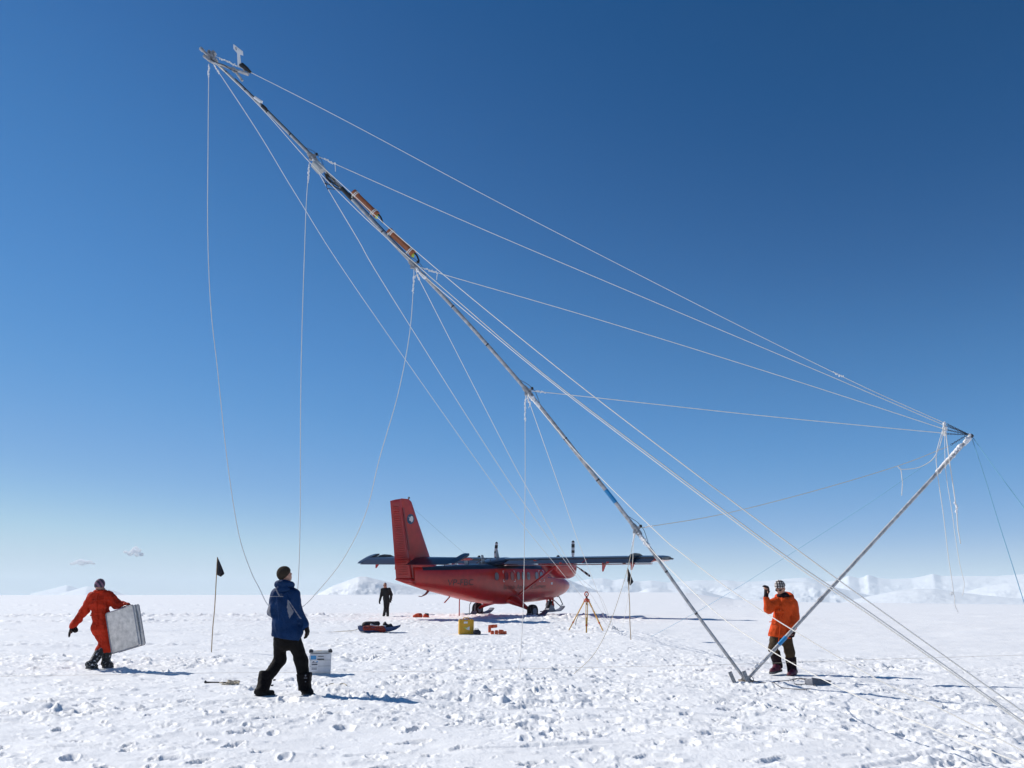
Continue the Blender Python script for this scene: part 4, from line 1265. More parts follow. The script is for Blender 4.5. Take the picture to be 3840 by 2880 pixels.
# side lines dropped from the mast
GD = 'slack white side lines hanging from the mast'
Yb = on_ground(1060, 2606).y
hold = Yb + 0.27
def by_y(px, y0, y1):
    n = len(px) - 1
    return [at(x, y, y0 + (y1 - y0) * i / n) for i, (x, y) in enumerate(px)]
rope('side_line', 'leftmost slack line hanging from the masthead to the blue jacket', by_y([(783, 240), (780, 560), (779, 868), (790, 1146), (816, 1389), (851, 1719), (894, 1996), (940, 2140), (972, 2205), (1000, 2262), (1032, 2292)], TY, hold), 0.0062, group=GD, knots=((0.05, 0.3),))
rope('side_line', 'middle slack line hanging from the instrument box to the blue jacket', by_y([(1160, 612), (1150, 740), (1144, 885), (1132, 1250), (1127, 1562), (1126, 1910), (1121, 2130), (1112, 2230), (1085, 2292)], BY - 0.5, hold), 0.0062, group=GD, knots=((0.05, 0.45),))
rope('side_line', 'rightmost slack line curving from below the brown tubes to the blue jacket', by_y([(1552, 1000), (1551, 1059), (1536, 1250), (1493, 1476), (1423, 1719), (1371, 1927), (1285, 2100), (1180, 2231), (1135, 2275), (1095, 2296)], BY - 0.42, hold), 0.0062, group=GD, knots=((0.25, 0.6),))
g1_ = on_ground(1938, 2524)
rope('side_line', 'line hanging straight down from the third guy ring to the trampled snow', by_y([(1972, 1478), (1969, 1560), (1969, 1820), (1964, 2202), (1955, 2419), (1945, 2500), (1938, 2524)], BY - 0.28, g1_.y), 0.0062, group=GD, knots=((0.1, 0.55),))
g2_ = on_ground(2152, 2527)
rope('side_line', 'line from the lowest guy ring trailing left across the snow past the black flag', by_y([(2380, 1995), (2375, 2022), (2360, 2104), (2334, 2200), (2279, 2358), (2223, 2459), (2152, 2527)], BY - 0.12, g2_.y), 0.005, 'rope_tan', group=GD, knots=((0.05, 0.4),))
g3_ = on_ground(2334, 2353)
rope('side_line', 'line from the lowest guy ring dropping behind the black flag to the far snow', by_depth([(2380, 1998), (2374, 2060), (2371, 2120), (2355, 2239), (2334, 2353)], dm(2), depth_of(g3_)), 0.006, group=GD, knots=((0.05, 0.4),))

# loose tails from the raising pole
GL = 'loose rope tails hanging from the raising pole'
YG = BY + 0.3
yy = lambda L: [at(x, y, YG - 0.05) for x, y in L]
rope('rope_tail', 'rope tail looping left from the chains to the thin hauling rope', yy([(3540, 1592), (3533, 1640), (3517, 1690), (3491, 1728), (3447, 1752), (3405, 1759), (3377, 1759), (3367, 1749)]), 0.0075, group=GL)
rope('rope_tail', 'short rope end dangling under the loop left of the raising pole', yy([(3369, 1751), (3378, 1762), (3382, 1790), (3384, 1815), (3381, 1858)]), 0.0075, group=GL)
rope('rope_tail', 'longest rope tail hanging left of the pole tip with a curl near its end', yy([(3538, 1600), (3512, 1699), (3515, 1771), (3526, 1850), (3537, 1926), (3547, 2010), (3556, 2085), (3573, 2200), (3574, 2222), (3568, 2232), (3566, 2224), (3574, 2222), (3580, 2240), (3580, 2262), (3585, 2280), (3594, 2297)]), 0.006, 'rope', group=GL)
rope('rope_tail', 'thin rope tail hanging from the chains and ending in a hook shape', yy([(3543, 1600), (3543, 1650), (3547, 1771), (3571, 1926), (3582, 2010), (3597, 2104), (3610, 2160), (3616, 2186), (3614, 2210), (3609, 2234)]), 0.005, group=GL)
rope('rope_tail', 'thick frosted rope tail hanging nearest the tip of the raising pole', yy([(3546, 1596), (3549, 1640), (3561, 1733), (3574, 1822), (3587, 1916), (3591, 1974), (3597, 2010), (3602, 2039)]), 0.0085, group=GL, knots=((0.0, 0.12), (1.42, 1.62)))
MBk = MB()
lumps(MBk, [gs(3541, 1584, -0.06), gs(3540, 1632, -0.06)], 0.024, 12)
MBk.build('frozen_knot', M['rime'], gin, smooth=True)['kind'] = 'stuff'
GP = 'thin blue cords from the tip of the raising pole'
rope('cord', 'blue cord dropping from the pole tip and leaving at the right edge near the horizon', by_y([(3646, 1648), (3690, 1780), (3742, 1950), (3795, 2115), (3840, 2259), (3900, 2452)], BY + 0.36, 12.2), 0.0055, 'rope_blue', group=GP)
rope('cord', 'blue cord leaving the pole tip for the upper right edge', by_y([(3649, 1642), (3742, 1772), (3840, 1904), (3980, 2100)], BY + 0.36, 11.0), 0.0055, 'rope_blue', group=GP)
g4_ = on_ground(2440, 2388)
rope('cord', 'faint blue cord running from the pole tip down left to the snow behind', by_depth([(3620, 1643), (3375, 1808), (3240, 1900), (2885, 2128), (2746, 2216), (2600, 2302), (2440, 2388)], DG, depth_of(g4_)), 0.0045, 'rope_blue', group=GP)

# a wire stretched low over the snow, and the tangle of cable at the mast foot
wy_ = 13.3
rope('ground_wire', 'thin wire stretched low over the snow across the whole view', [at(x, y, wy_ + dy) for x, y, dy in ((-120, 2538, 0.5), (400, 2530, .4), (764, 2524, .3), (1300, 2520, .2), (1711, 2516, .1), (2005, 2507, .05), (2600, 2495, 0), (2877, 2487, 0), (3308, 2472, 0), (3960, 2453, .2))], 0.0018, 'rope_tan', 'wire')
def snow_line(px, lift=0.012):
    out = []
    for x, y in px:
        g = on_ground(x, y)
        out.append(Vector((g.x, g.y, max(g.z, snow_at(g.x, g.y)) + lift)))
    return out
M['cable_grey'] = mat('dark_grey_cable', (0.06, 0.055, 0.065), 0.6)
rope('cable', 'dark cable snaking over the snow from the mast foot to the grey trough', snow_line([(2812, 2552), (2840, 2560), (2880, 2564), (2920, 2566), (2960, 2556), (2990, 2550), (3030, 2557)]), 0.006, 'cable_grey', 'cable')
rope('cable', 'dark cable loop lying left of the grey trough', snow_line([(3035, 2556), (3000, 2550), (2975, 2560), (2985, 2572), (3020, 2568), (3040, 2562), (3060, 2575)]), 0.006, 'cable_grey', 'cable')
rope('cable', 'dark cable end lying lowest on the snow below the raising pole', snow_line([(2900, 2566), (2930, 2580), (2965, 2587), (3010, 2588), (3040, 2586)]), 0.006, 'cable_grey', 'cable')
rope('cable', 'short cable curving from the raising pole foot into the snow', [at(2812, 2534, BY - 0.05), at(2822, 2540, BY - 0.1), at(2826, 2552, BY - 0.15), on_ground(2822, 2560)], 0.006, 'cable_grey', 'cable')
rope('snow_rope', 'short tan rope lying on the snow below the labelled white metal box', snow_line([(1222, 2576), (1245, 2570), (1262, 2572), (1285, 2568), (1300, 2572)]), 0.007, 'rope_tan', 'rope')
# ------------------------------------------------------------------ people: bodies and clothes as smooth implicit surfaces
def _v(p):
    return np.array(p[:], float)
def d_caps(P, a, b, ra, rb, sy=1.0):
    a, b = _v(a), _v(b)
    S = np.array([1, 1 / sy, 1])
    A, B, Q = a * S, b * S, P * S
    ab = B - A
    t = np.clip(((Q - A) @ ab) / max(1e-9, ab @ ab), 0, 1)
    d = np.linalg.norm(Q - A - t[:, None] * ab, axis=1) - (ra + (rb - ra) * t)
    return d * (sy if sy < 1 else 1)
def d_ell(P, c, r, R=None):
    Q = P - _v(c)
    if R is not None:
        Q = Q @ np.array(R)
    r = np.array(r, float)
    k0 = np.linalg.norm(Q / r, axis=1)
    k1 = np.linalg.norm(Q / (r * r), axis=1)
    return k0 * (k0 - 1.0) / np.maximum(k1, 1e-9)
def d_box(P, c, h, R=None, rd=0.01):
    Q = P - _v(c)
    if R is not None:
        Q = Q @ np.array(R)
    q = np.abs(Q) - (np.array(h) - rd)
    return np.linalg.norm(np.maximum(q, 0), axis=1) + np.minimum(q.max(1), 0) - rd
def smin(a, b, k):
    if k <= 0:
        return np.minimum(a, b)
    h = np.clip(0.5 + 0.5 * (b - a) / k, 0, 1)
    return b + (a - b) * h - k * h * (1 - h)

def surface_nets(F, o, h):
    nx, ny, nz = F.shape
    ins = F < 0
    c = np.zeros((nx - 1, ny - 1, nz - 1), np.int8)
    for dx in (0, 1):
        for dy in (0, 1):
            for dz in (0, 1):
                c += ins[dx:nx - 1 + dx, dy:ny - 1 + dy, dz:nz - 1 + dz]
    act = np.argwhere((c > 0) & (c < 8))
    idx = -np.ones(c.shape, np.int64)
    idx[tuple(act.T)] = np.arange(len(act))
    acc = np.zeros((len(act), 3))
    cnt = np.zeros(len(act))
    for ax in range(3):
        oth = [k for k in range(3) if k != ax]
        for u in (0, 1):
            for w in (0, 1):
                o0 = np.zeros(3, int)
                o0[oth[0]], o0[oth[1]] = u, w
                o1 = o0.copy()
                o1[ax] = 1
                a = F[tuple((act + o0).T)]
                b = F[tuple((act + o1).T)]
                cr = (a < 0) != (b < 0)
                t = np.where(cr, a / np.where(cr, a - b, 1), 0)
                p = o0 + t[:, None] * (o1 - o0)
                acc[cr] += p[cr]
                cnt[cr] += 1
    V = np.array(o) + h * (act + acc / cnt[:, None])
    quads = []
    for ax in range(3):
        u, w = [k for k in range(3) if k != ax]
        sl0 = [slice(1, -1)] * 3
        sl0[ax] = slice(0, -1)
        sl1 = [slice(1, -1)] * 3
        sl1[ax] = slice(1, None)
        a, b = ins[tuple(sl0)], ins[tuple(sl1)]
        e = np.argwhere(a != b)
        if not len(e):
            continue
        flip = a[tuple(e.T)]
        base = e.copy()
        base[:, u] += 1
        base[:, w] += 1
        def cell(du, dw):
            q = base.copy()
            q[:, u] -= du
            q[:, w] -= dw
            return idx[tuple(q.T)]
        q = np.stack([cell(1, 1), cell(0, 1), cell(0, 0), cell(1, 0)], 1)
        if ax == 1:
            flip = ~flip
        q[~flip] = q[~flip][:, ::-1]
        quads.append(q)
    Q = np.concatenate(quads)
    return V, Q[(Q >= 0).all(1)]

def blob(name, mats, parent, prims, h=0.011, k=0.03, cuts=(), wrinkle=0.0, wscale=(9, 9, 5), seed=1, regions=None, subs=(), pad=0.05, sw=None):
    """one continuous skin over the primitives; cuts = half spaces (point, normal) kept on the inner side; regions(centres, normals) -> material index"""
    lo, hi = np.full(3, 9e9), np.full(3, -9e9)
    for p in prims:
        if p[0] == 'c':
            for q, r in ((p[1], p[3]), (p[2], p[4])):
                lo, hi = np.minimum(lo, _v(q) - r), np.maximum(hi, _v(q) + r)
        elif p[0] == 'e':
            m = max(p[2])
            lo, hi = np.minimum(lo, _v(p[1]) - m), np.maximum(hi, _v(p[1]) + m)
        else:
            m = np.linalg.norm(p[2])
            lo, hi = np.minimum(lo, _v(p[1]) - m), np.maximum(hi, _v(p[1]) + m)
    lo, hi = lo - pad, hi + pad
    n = np.ceil((hi - lo) / h).astype(int) + 1
    ax = [lo[i] + h * np.arange(n[i]) for i in range(3)]
    G = np.stack(np.meshgrid(*ax, indexing='ij'), -1).reshape(-1, 3)
    F = None
    for p in prims:
        kk = k
        if p[0] == 'c':
            d = d_caps(G, p[1], p[2], p[3], p[4], p[5] if len(p) > 5 else 1.0)
        elif p[0] == 'e':
            d = d_ell(G, p[1], p[2], p[3] if len(p) > 3 else None)
        else:
            d = d_box(G, p[1], p[2], p[3] if len(p) > 3 else None, p[4] if len(p) > 4 else 0.01)
        F = d if F is None else smin(F, d, kk)
    if wrinkle > 0:
        near = np.abs(F) < 0.05
        g = G[near]
        w = vnoise3(g[:, 0] * wscale[0] + seed, g[:, 1] * wscale[1], g[:, 2] * wscale[2], seed) * 2 - 1
        w2 = vnoise3(g[:, 0] * wscale[0] * 2.3 + 0.7 * w, g[:, 1] * wscale[1] * 2.3, g[:, 2] * wscale[2] * 2.6 + seed, seed + 5) * 2 - 1
        fold = (1 - np.abs(w) * 2.2) * 0.6 + 0.5 * (1 - np.abs(w2) * 2.0)
        F[near] -= wrinkle * fold
    for p in subs:
        d = d_ell(G, p[1], p[2]) if p[0] == 'e' else d_caps(G, p[1], p[2], p[3], p[4])
        F = np.maximum(F, -d)
    for (pt, nr) in cuts:
        F = np.maximum(F, (G - _v(pt)) @ _v(Vector(nr).normalized()))
    V, Q = surface_nets(F.reshape(n), lo, h)
    # one light smoothing pass
    for _ in range(2):
        nb = np.zeros_like(V)
        ct = np.zeros(len(V))
        for a, b in ((0, 1), (1, 2), (2, 3), (3, 0)):
            np.add.at(nb, Q[:, a], V[Q[:, b]])
            np.add.at(nb, Q[:, b], V[Q[:, a]])
            np.add.at(ct, Q[:, a], 1)
            np.add.at(ct, Q[:, b], 1)
        V = V * 0.5 + 0.5 * nb / np.maximum(ct, 1)[:, None]
    o = mesh_np(name, V, Q, mats)
    if regions is not None:
        C_ = V[Q].mean(1)
        me = o.data
        if len(me.polygons) == len(C_):
            me.polygons.foreach_set('material_index', regions(C_).astype(np.int32))
    o.parent = parent
    return o

def glove_prims(W, d, pn, size=1.0, curl=0.5, thumb=1, spread=0.12):
    """a gloved hand: palm, four unequal fingers bent at the knuckles, thumb from the side of the palm. W wrist, d direction, pn palm normal"""
    W, d, pn = Vector(W), Vector(d).normalized(), Vector(pn)
    pn = (pn - d * pn.dot(d)).normalized()
    s = d.cross(pn) * thumb
    z = size
    pr = [('c', W, W + d * 0.035 * z, 0.034 * z, 0.034 * z)]
    pr.append(('c', W + d * 0.03 * z + s * 0.016 * z, W + d * 0.085 * z + s * 0.024 * z, 0.026 * z, 0.024 * z))
    pr.append(('c', W + d * 0.03 * z - s * 0.016 * z, W + d * 0.082 * z - s * 0.024 * z, 0.026 * z, 0.022 * z))
    for i, (off, L) in enumerate(((0.036, 0.080), (0.012, 0.092), (-0.012, 0.086), (-0.035, 0.068))):
        p = W + d * 0.09 * z + s * off * z
        dd = (d + s * off * spread * 30).normalized()
        r = 0.0135 * z
        for j, f in enumerate((0.45, 0.32, 0.25)):
            a = curl * (0.5 + 0.55 * j)
            q = p + (dd * math.cos(a) + pn * math.sin(a)) * L * f * z
            pr.append(('c', p, q, r, r * 0.94))
            p, r = q, r * 0.94
    p = W + d * 0.035 * z + s * 0.035 * z
    q = p + (d * 0.55 + s * 0.75 + pn * 0.35 * (0.5 + curl)).normalized() * 0.045 * z
    e = q + (d * 0.9 + s * 0.25 + pn * 0.6 * curl).normalized() * 0.038 * z
    pr += [('c', p, q, 0.018 * z, 0.016 * z), ('c', q, e, 0.016 * z, 0.013 * z)]
    return pr

def head_parts(C, f, u, z=1.0):
    """skin primitives of a head centred on C, looking along f with crown along u"""
    C, f, u = Vector(C), Vector(f).normalized(), Vector(u)
    u = (u - f * u.dot(f)).normalized()
    r = f.cross(u)
    R = Matrix((r, f, u)).transposed()
    Rn = [[R[i][j] for j in range(3)] for i in range(3)]
    pr = [('e', C + u * 0.015 * z, (0.076 * z, 0.095 * z, 0.105 * z), Rn), ('e', C + f * 0.028 * z - u * 0.055 * z, (0.058 * z, 0.062 * z, 0.062 * z), Rn),
          ('e', C + f * 0.062 * z - u * 0.098 * z, (0.026 * z, 0.022 * z, 0.020 * z), Rn),                # chin
          ('c', C + f * 0.088 * z + u * 0.005 * z, C + f * 0.112 * z - u * 0.030 * z, 0.010 * z, 0.016 * z),   # nose
          ('c', C + f * 0.082 * z + r * 0.030 * z + u * 0.022 * z, C + f * 0.082 * z - r * 0.030 * z + u * 0.022 * z, 0.014 * z, 0.014 * z),   # brow
          ('c', C + f * 0.083 * z + r * 0.02 * z - u * 0.065 * z, C + f * 0.083 * z - r * 0.02 * z - u * 0.065 * z, 0.010 * z, 0.010 * z)]   # lips
    for s in (-1, 1):
        pr.append(('e', C + r * (0.078 * z * s) - f * 0.005 * z - u * 0.015 * z, (0.012 * z, 0.020 * z, 0.032 * z), Rn))
        pr.append(('e', C + r * (0.042 * z * s) + f * 0.062 * z - u * 0.03 * z, (0.022 * z, 0.022 * z, 0.024 * z), Rn))
    return pr, (r, f, u, Rn)

M['skin'] = mat('skin', (0.42, 0.21, 0.14), 0.5, var=0.1, scale=12)
M['boot_snowy'] = mat('dark_boot_with_snow', (0.60, 0.61, 0.63), 0.75, var=0.05, scale=26, col2=(0.014, 0.014, 0.014))
M['boot_snowy'].node_tree.nodes['Color Ramp'].color_ramp.elements[0].position = 0.56
M['boot_snowy'].node_tree.nodes['Color Ramp'].color_ramp.elements[1].position = 0.66
M['eye'] = mat('eye', (0.06, 0.04, 0.03), 0.2, var=0.02)
M['jacket_blue'] = mat('blue_shell_fabric', (0.003, 0.026, 0.092), 0.7, var=0.15, scale=9, bump=0.5, bscale=45)
M['jacket_seam'] = mat('navy_seam', (0.010, 0.045, 0.14), 0.8)
M['panel_grey'] = mat('grey_panel_fabric', (0.22, 0.22, 0.25), 0.75, var=0.12, scale=14, bump=0.3, bscale=45)
M['black_cloth'] = mat('black_trouser_fabric', (0.006, 0.005, 0.005), 0.8, var=0.25, scale=9, bump=0.6, bscale=40)
M['gaiter'] = mat('black_gaiter_fabric', (0.006, 0.004, 0.005), 0.75, var=0.25, scale=10, bump=0.6, bscale=40)
M['hat_olive'] = mat('olive_knit', (0.045, 0.034, 0.024), 0.9, var=0.2, scale=40, bump=0.8, bscale=120)
M['glove_dark'] = mat('dark_leather', (0.010, 0.006, 0.006), 0.7, var=0.2, scale=14, bump=0.4)
M['boot_dark'] = mat('snowy_dark_boot', (0.014, 0.014, 0.014), 0.7, var=0.3, scale=16, bump=0.4)
M['orange_suit'] = mat('orange_red_fabric', (0.47, 0.028, 0.008), 0.75, var=0.15, scale=8, bump=0.55, bscale=35)
M['orange_anorak'] = mat('bright_orange_fabric', (0.60, 0.068, 0.010), 0.75, var=0.12, scale=8, bump=0.55, bscale=35)
M['trouser_brown'] = mat('olive_brown_fabric', (0.060, 0.038, 0.021), 0.8, var=0.2, scale=10, bump=0.5, bscale=40)
M['gaiter_plum'] = mat('plum_black_gaiter', (0.014, 0.006, 0.010), 0.7, var=0.25, scale=10, bump=0.5)
M['boot_maroon'] = mat('maroon_boot', (0.115, 0.014, 0.035), 0.5, var=0.25, scale=14, bump=0.4)
M['sole'] = mat('snow_caked_sole', (0.10, 0.105, 0.11), 0.8, var=0.5, scale=30, bump=0.6, col2=(0.03, 0.03, 0.03))
for k_ in ('jacket_blue', 'panel_grey', 'black_cloth', 'gaiter', 'hat_olive', 'glove_dark', 'boot_dark', 'orange_suit', 'orange_anorak', 'trouser_brown', 'gaiter_plum'):
    M[k_].node_tree.nodes['Principled BSDF'].inputs['Specular IOR Level'].default_value = 0.15

def pattern_mat(name, ca_, cb_, kind):
    m = bpy.data.materials.new(name)
    m.use_nodes = True
    nt = m.node_tree
    b = nt.nodes['Principled BSDF']
    b.inputs['Roughness'].default_value = 0.9
    tc = nt.nodes.new('ShaderNodeTexCoord')
    def wave(direction, sc, dist):
        t = nt.nodes.new('ShaderNodeTexWave')
        t.bands_direction = direction
        t.inputs['Scale'].default_value = sc
        t.inputs['Distortion'].default_value = dist
        nt.links.new(tc.outputs['Object'], t.inputs['Vector'])
        return t.outputs['Fac']
    if kind == 'stripes':
        out = wave('DIAGONAL', 5.2, 0.5)
    else:
        mx = nt.nodes.new('ShaderNodeMath')
        mx.operation = 'MULTIPLY'
        nt.links.new(wave('X', 7.6, 0.2), mx.inputs[0])
        nt.links.new(wave('Z', 7.6, 0.2), mx.inputs[1])
        out = mx.outputs[0]
    rp = nt.nodes.new('ShaderNodeValToRGB')
    rp.color_ramp.interpolation = 'EASE'
    rp.color_ramp.elements[0].position = 0.40 if kind == 'stripes' else 0.22
    rp.color_ramp.elements[1].position = 0.60 if kind == 'stripes' else 0.42
    rp.color_ramp.elements[0].color = (*ca_, 1)
    rp.color_ramp.elements[1].color = (*cb_, 1)
    nt.links.new(out, rp.inputs['Fac'])
    nt.links.new(rp.outputs['Color'], b.inputs['Base Color'])
    return m
M['hat_stripe'] = pattern_mat('striped_knit', (0.05, 0.042, 0.06), (0.21, 0.10, 0.15), 'stripes')
M['hat_check'] = pattern_mat('checked_knit', (0.022, 0.016, 0.018), (0.58, 0.53, 0.50), 'check')

class Figure:
    """a person standing at a spot of the snow; J turns a sight line of the photograph into a joint position about the feet"""
    def __init__(self, label, foot_px, crop, scale):
        g = on_ground(*foot_px)
        self.g = Vector((g.x, g.y, snow_at(g.x, g.y)))
        self.dz = self.g.z - g.z
        self.root = thing('person', label, 'person', self.g)
        self.crop, self.scale = crop, scale
        self.d = depth_of(g)
        self.f0 = g
    def J(self, cx, cy, dy=0.0):
        px, py = self.crop[0] + cx / self.scale, self.crop[1] + cy / self.scale
        p = at(px, py, self.g.y)            # in the plane of the feet, then moved away from or towards the camera at true size
        v = p - self.f0
        return Vector((v.x, dy, v.z))

def foot(heel, toe, w=0.05, h=0.07):
    h_, t_ = Vector(heel), Vector(toe)
    u = (t_ - h_)
    L = u.length
    u.normalize()
    return [('c', h_ + Vector((0, 0, h)), h_ + u * L * 0.45 + Vector((0, 0, h * 0.85)), w * 1.0, w * 1.0), ('c', h_ + u * L * 0.3 + Vector((0, 0, w * 0.8)), t_ - u * w * 0.9 + Vector((0, 0, w * 0.75)), w * 0.95, w * 0.85)]
def sole_obj(heel, toe, w, parent, m_):
    h_, t_ = Vector(heel), Vector(toe)
    u = (t_ - h_).normalized()
    sd = Vector((-u.y, u.x, 0)).normalized()
    L = (t_ - h_).length
    pts = []
    for t, ww in ((-0.10, 0.5), (0.0, 0.95), (0.25, 0.9), (0.5, 0.85), (0.75, 1.05), (0.92, 0.9), (1.02, 0.4)):
        pts.append((h_ + u * L * t, ww * w))
    poly = [p + sd * a for p, a in pts] + [p - sd * a for p, a in pts[::-1]]
    return MB().prism([p + Vector((0, 0, 0.008)) for p in poly], (0, 0, 0.035)).build('sole', m_, parent)

# --- the one in the blue jacket, back to us, looking up at the mast -------
B = Figure('person in a blue jacket seen from behind, looking up and holding the slack lines', (1060, 2607), (900, 2080), 2.9625)
J, R_ = B.J, B.root
hd = J(492, 222, 0.02)
hp_, (hr, hf, hu, hR) = head_parts(hd, (0.62, 0.62, 0.42), (-0.25, -0.25, 1))
neck = J(495, 330, 0.0)
LS, RS = J(408, 432, 0), J(598, 432, 0)
LE, RE = J(352, 625, 0.03), J(628, 640, 0.02)
LW, RW = J(400, 600, 0.32), J(722, 785, 0.06)
hipL, hipR = J(440, 930, 0), J(600, 925, 0)
LK, RK = J(424, 1170, 0.10), J(672, 1170, 0.04)
LA, RA = J(262, 1495, -0.10), J(712, 1480, 0.04)
chest, belly, hem = J(500, 540), J(508, 740), J(515, 905)
body = hp_ + [('c', neck, hd, 0.055, 0.06), ('c', neck, J(508, 880), 0.10, 0.12, 0.7), ('c', LS, LE, 0.05, 0.042), ('c', LE, LW, 0.042, 0.032), ('c', RS, RE, 0.05, 0.042), ('c', RE, RW, 0.042, 0.032), ('c', J(430, 440), J(570, 440), 0.06, 0.06),
        ('c', hipL, LK, 0.085, 0.06), ('c', LK, LA, 0.06, 0.042), ('c', hipR, RK, 0.085, 0.06), ('c', RK, RA, 0.06, 0.042)]
body += glove_prims(LW, Vector((0.75, 0.5, 0.1)), Vector((-0.3, 0.6, -0.6)), 0.9, 0.9, -1) + glove_prims(RW, J(738, 880, 0.09) - RW, Vector((-1, 0.1, 0)), 0.9, 0.6, 1)
blob('body', M['skin'], R_, body, h=0.012, k=0.022)
def blue_regions(C_):
    # grey side panels under the arms and the light piping across the shoulders
    x0, z0 = [], []
    out = np.zeros(len(C_))
    L1, L2, L3 = J(350, 545), J(300, 610), J(352, 690)
    r1, r2, r3, r4 = J(552, 500), J(612, 625), J(572, 700), J(548, 600)
    def in_poly(poly):
        c = np.zeros(len(C_), bool)
        n_ = len(poly)
        for i in range(n_):
            a, b_ = poly[i], poly[(i + 1) % n_]
            cond = ((a.z > C_[:, 2]) != (b_.z > C_[:, 2])) & (C_[:, 0] < (b_.x - a.x) * (C_[:, 2] - a.z) / (b_.z - a.z + 1e-9) + a.x)
            c ^= cond
        return c
    front = C_[:, 1] < 0.10
    out[in_poly([J(345, 530), J(312, 585), J(303, 640), J(352, 692), J(352, 600)]) & front] = 1
    out[in_poly([J(553, 490), J(580, 560), J(614, 628), J(574, 702), J(550, 600)]) & front] = 1
    zl = J(440, 456).z
    out[(np.abs(C_[:, 2] - zl) < 0.007) & (C_[:, 0] > J(352, 0).x) & (C_[:, 0] < J(536, 0).x) & front] = 1
    a, b_ = J(560, 500), J(680, 700)
    t = np.clip(((C_[:, 0] - a.x) * (b_.x - a.x) + (C_[:, 2] - a.z) * (b_.z - a.z)) / ((b_.x - a.x) ** 2 + (b_.z - a.z) ** 2), 0, 1)
    dd = np.hypot(C_[:, 0] - a.x - t * (b_.x - a.x), C_[:, 2] - a.z - t * (b_.z - a.z))
    out[(dd < 0.006) & front] = 1
    return out
jk = [('c', J(495, 345, 0.0), J(500, 470), 0.085, 0.13, 0.85), ('c', J(430, 442), J(575, 442), 0.075, 0.075), ('c', chest, belly, 0.180, 0.175, 0.72), ('c', belly, J(520, 900), 0.175, 0.200, 0.75), ('c', J(430, 885), J(620, 870), 0.10, 0.10, 1.0),
      ('c', LS, LE, 0.078, 0.070), ('c', LE, LW, 0.070, 0.055), ('c', RS, RE, 0.080, 0.072), ('c', RE, J(715, 775, 0.055), 0.072, 0.058)]
jacket = blob('jacket', [M['jacket_blue'], M['panel_grey']], R_, jk, h=0.011, k=0.045, cuts=[(J(515, 925), (-0.16, 0, -1)), (J(495, 318), (0, 0, 1))], wrinkle=0.016, seed=3, regions=blue_regions)
ring = [neck + Vector((0.105 * math.cos(a), 0.085 * math.sin(a), 0.012 - 0.03 * math.sin(a) + 0.0)) + Vector((0, 0, -0.012)) for a in np.linspace(0, 2 * math.pi, 13)]
blob('hood', M['jacket_blue'], jacket, [('c', ring[i], ring[i + 1], 0.040, 0.040) for i in range(12)] + [('e', J(500, 372, -0.10), (0.105, 0.030, 0.045))], h=0.010, k=0.03, wrinkle=0.006, seed=5)
blob('hat', M['hat_olive'], R_, [('e', hd + hu * 0.030, (0.100, 0.112, 0.112), hR)], h=0.009, k=0.0, cuts=[(hd + hu * 0.005 + hf * 0.02, (-hu * 1.0 + hf * 0.42))], wrinkle=0.002)
tr = [('c', J(505, 900), J(512, 960), 0.14, 0.13, 0.9), ('c', hipL, LK, 0.088, 0.084), ('c', hipR, RK, 0.094, 0.092), ('c', LK, J(330, 1330, -0.02), 0.084, 0.080), ('c', RK, J(697, 1330, 0.04), 0.092, 0.08)]
blob('trousers', M['black_cloth'], R_, tr, h=0.011, k=0.04, cuts=[(J(505, 880), (0, 0, 1))], wrinkle=0.009, wscale=(7, 7, 9), seed=9)
for kn, an, toe, heel, gp, sd in ((J(392, 1220, 0.06), LA, J(362, 1566, 0.08), J(222, 1566, -0.14), (J(300, 1300, 0), J(268, 1500, -0.09)), -1), (J(690, 1250, 0.04), RA, J(812, 1556, -0.02), J(700, 1556, 0.08), (J(702, 1310, 0.04), J(712, 1490, 0.04)), 1)):
    bo = blob('boot', M['boot_dark'], R_, foot(heel, toe, 0.053, 0.08) + [('c', an, Vector((an.x, an.y, 0.10)), 0.068, 0.07)], h=0.010, k=0.04, cuts=[((0, 0, 0.015), (0, 0, -1))])
    sole_obj(heel, toe, 0.062, bo, M['sole'])
    blob('gaiter', M['gaiter'], R_, [('c', gp[0], gp[1], 0.108, 0.086), ('c', gp[1], gp[1] * 0.6 + Vector((an.x, an.y, 0.10)) * 0.4, 0.086, 0.088)] + ([('b', J(762, 1345, 0.0), (0.03, 0.06, 0.07), None, 0.015)] if sd > 0 else []), h=0.010, k=0.03, cuts=[(gp[0], (gp[0] - gp[1])), ((0, 0, 0.07), (0, 0, -1))], wrinkle=0.008, wscale=(8, 8, 8), seed=12 + sd)
for x_, y_, w_, h_ in ((742, 1330, 0.018, 0.022), (742, 1358, 0.048, 0.008), (741, 1398, 0.014, 0.012)):
    MB().box(J(x_, y_, -0.072), (w_, 0.012, h_), bev=0.002).build('gaiter_mark', M['panel_grey'], R_)
for s_, y_ in ((-1, 1380), (-1, 1440)):
    MB().box(J(395 - (y_ - 1380) * 0.4, y_, -0.06), (0.03, 0.05, 0.02), bev=0.005).build('gaiter_strap', M['mark_black'], R_)
MB().tube(smooth_path([J(440, 470, -0.150), J(452, 600, -0.150), J(460, 720, -0.150)], 4), 0.0035, 5).build('back_seam', M['jacket_seam'], jacket)
MB().tube(smooth_path([J(688, 880, 0.0), J(684, 905, -0.01), J(672, 922, -0.01)], 4), 0.006, 5).build('hem_cord', M['panel_grey'], jacket)
MB().tube(smooth_path([J(425, 362, -0.13), J(448, 410, -0.155), J(470, 452, -0.155)], 4), 0.010, 6).build('shoulder_strap', M['panel_grey'], jacket, smooth=True)
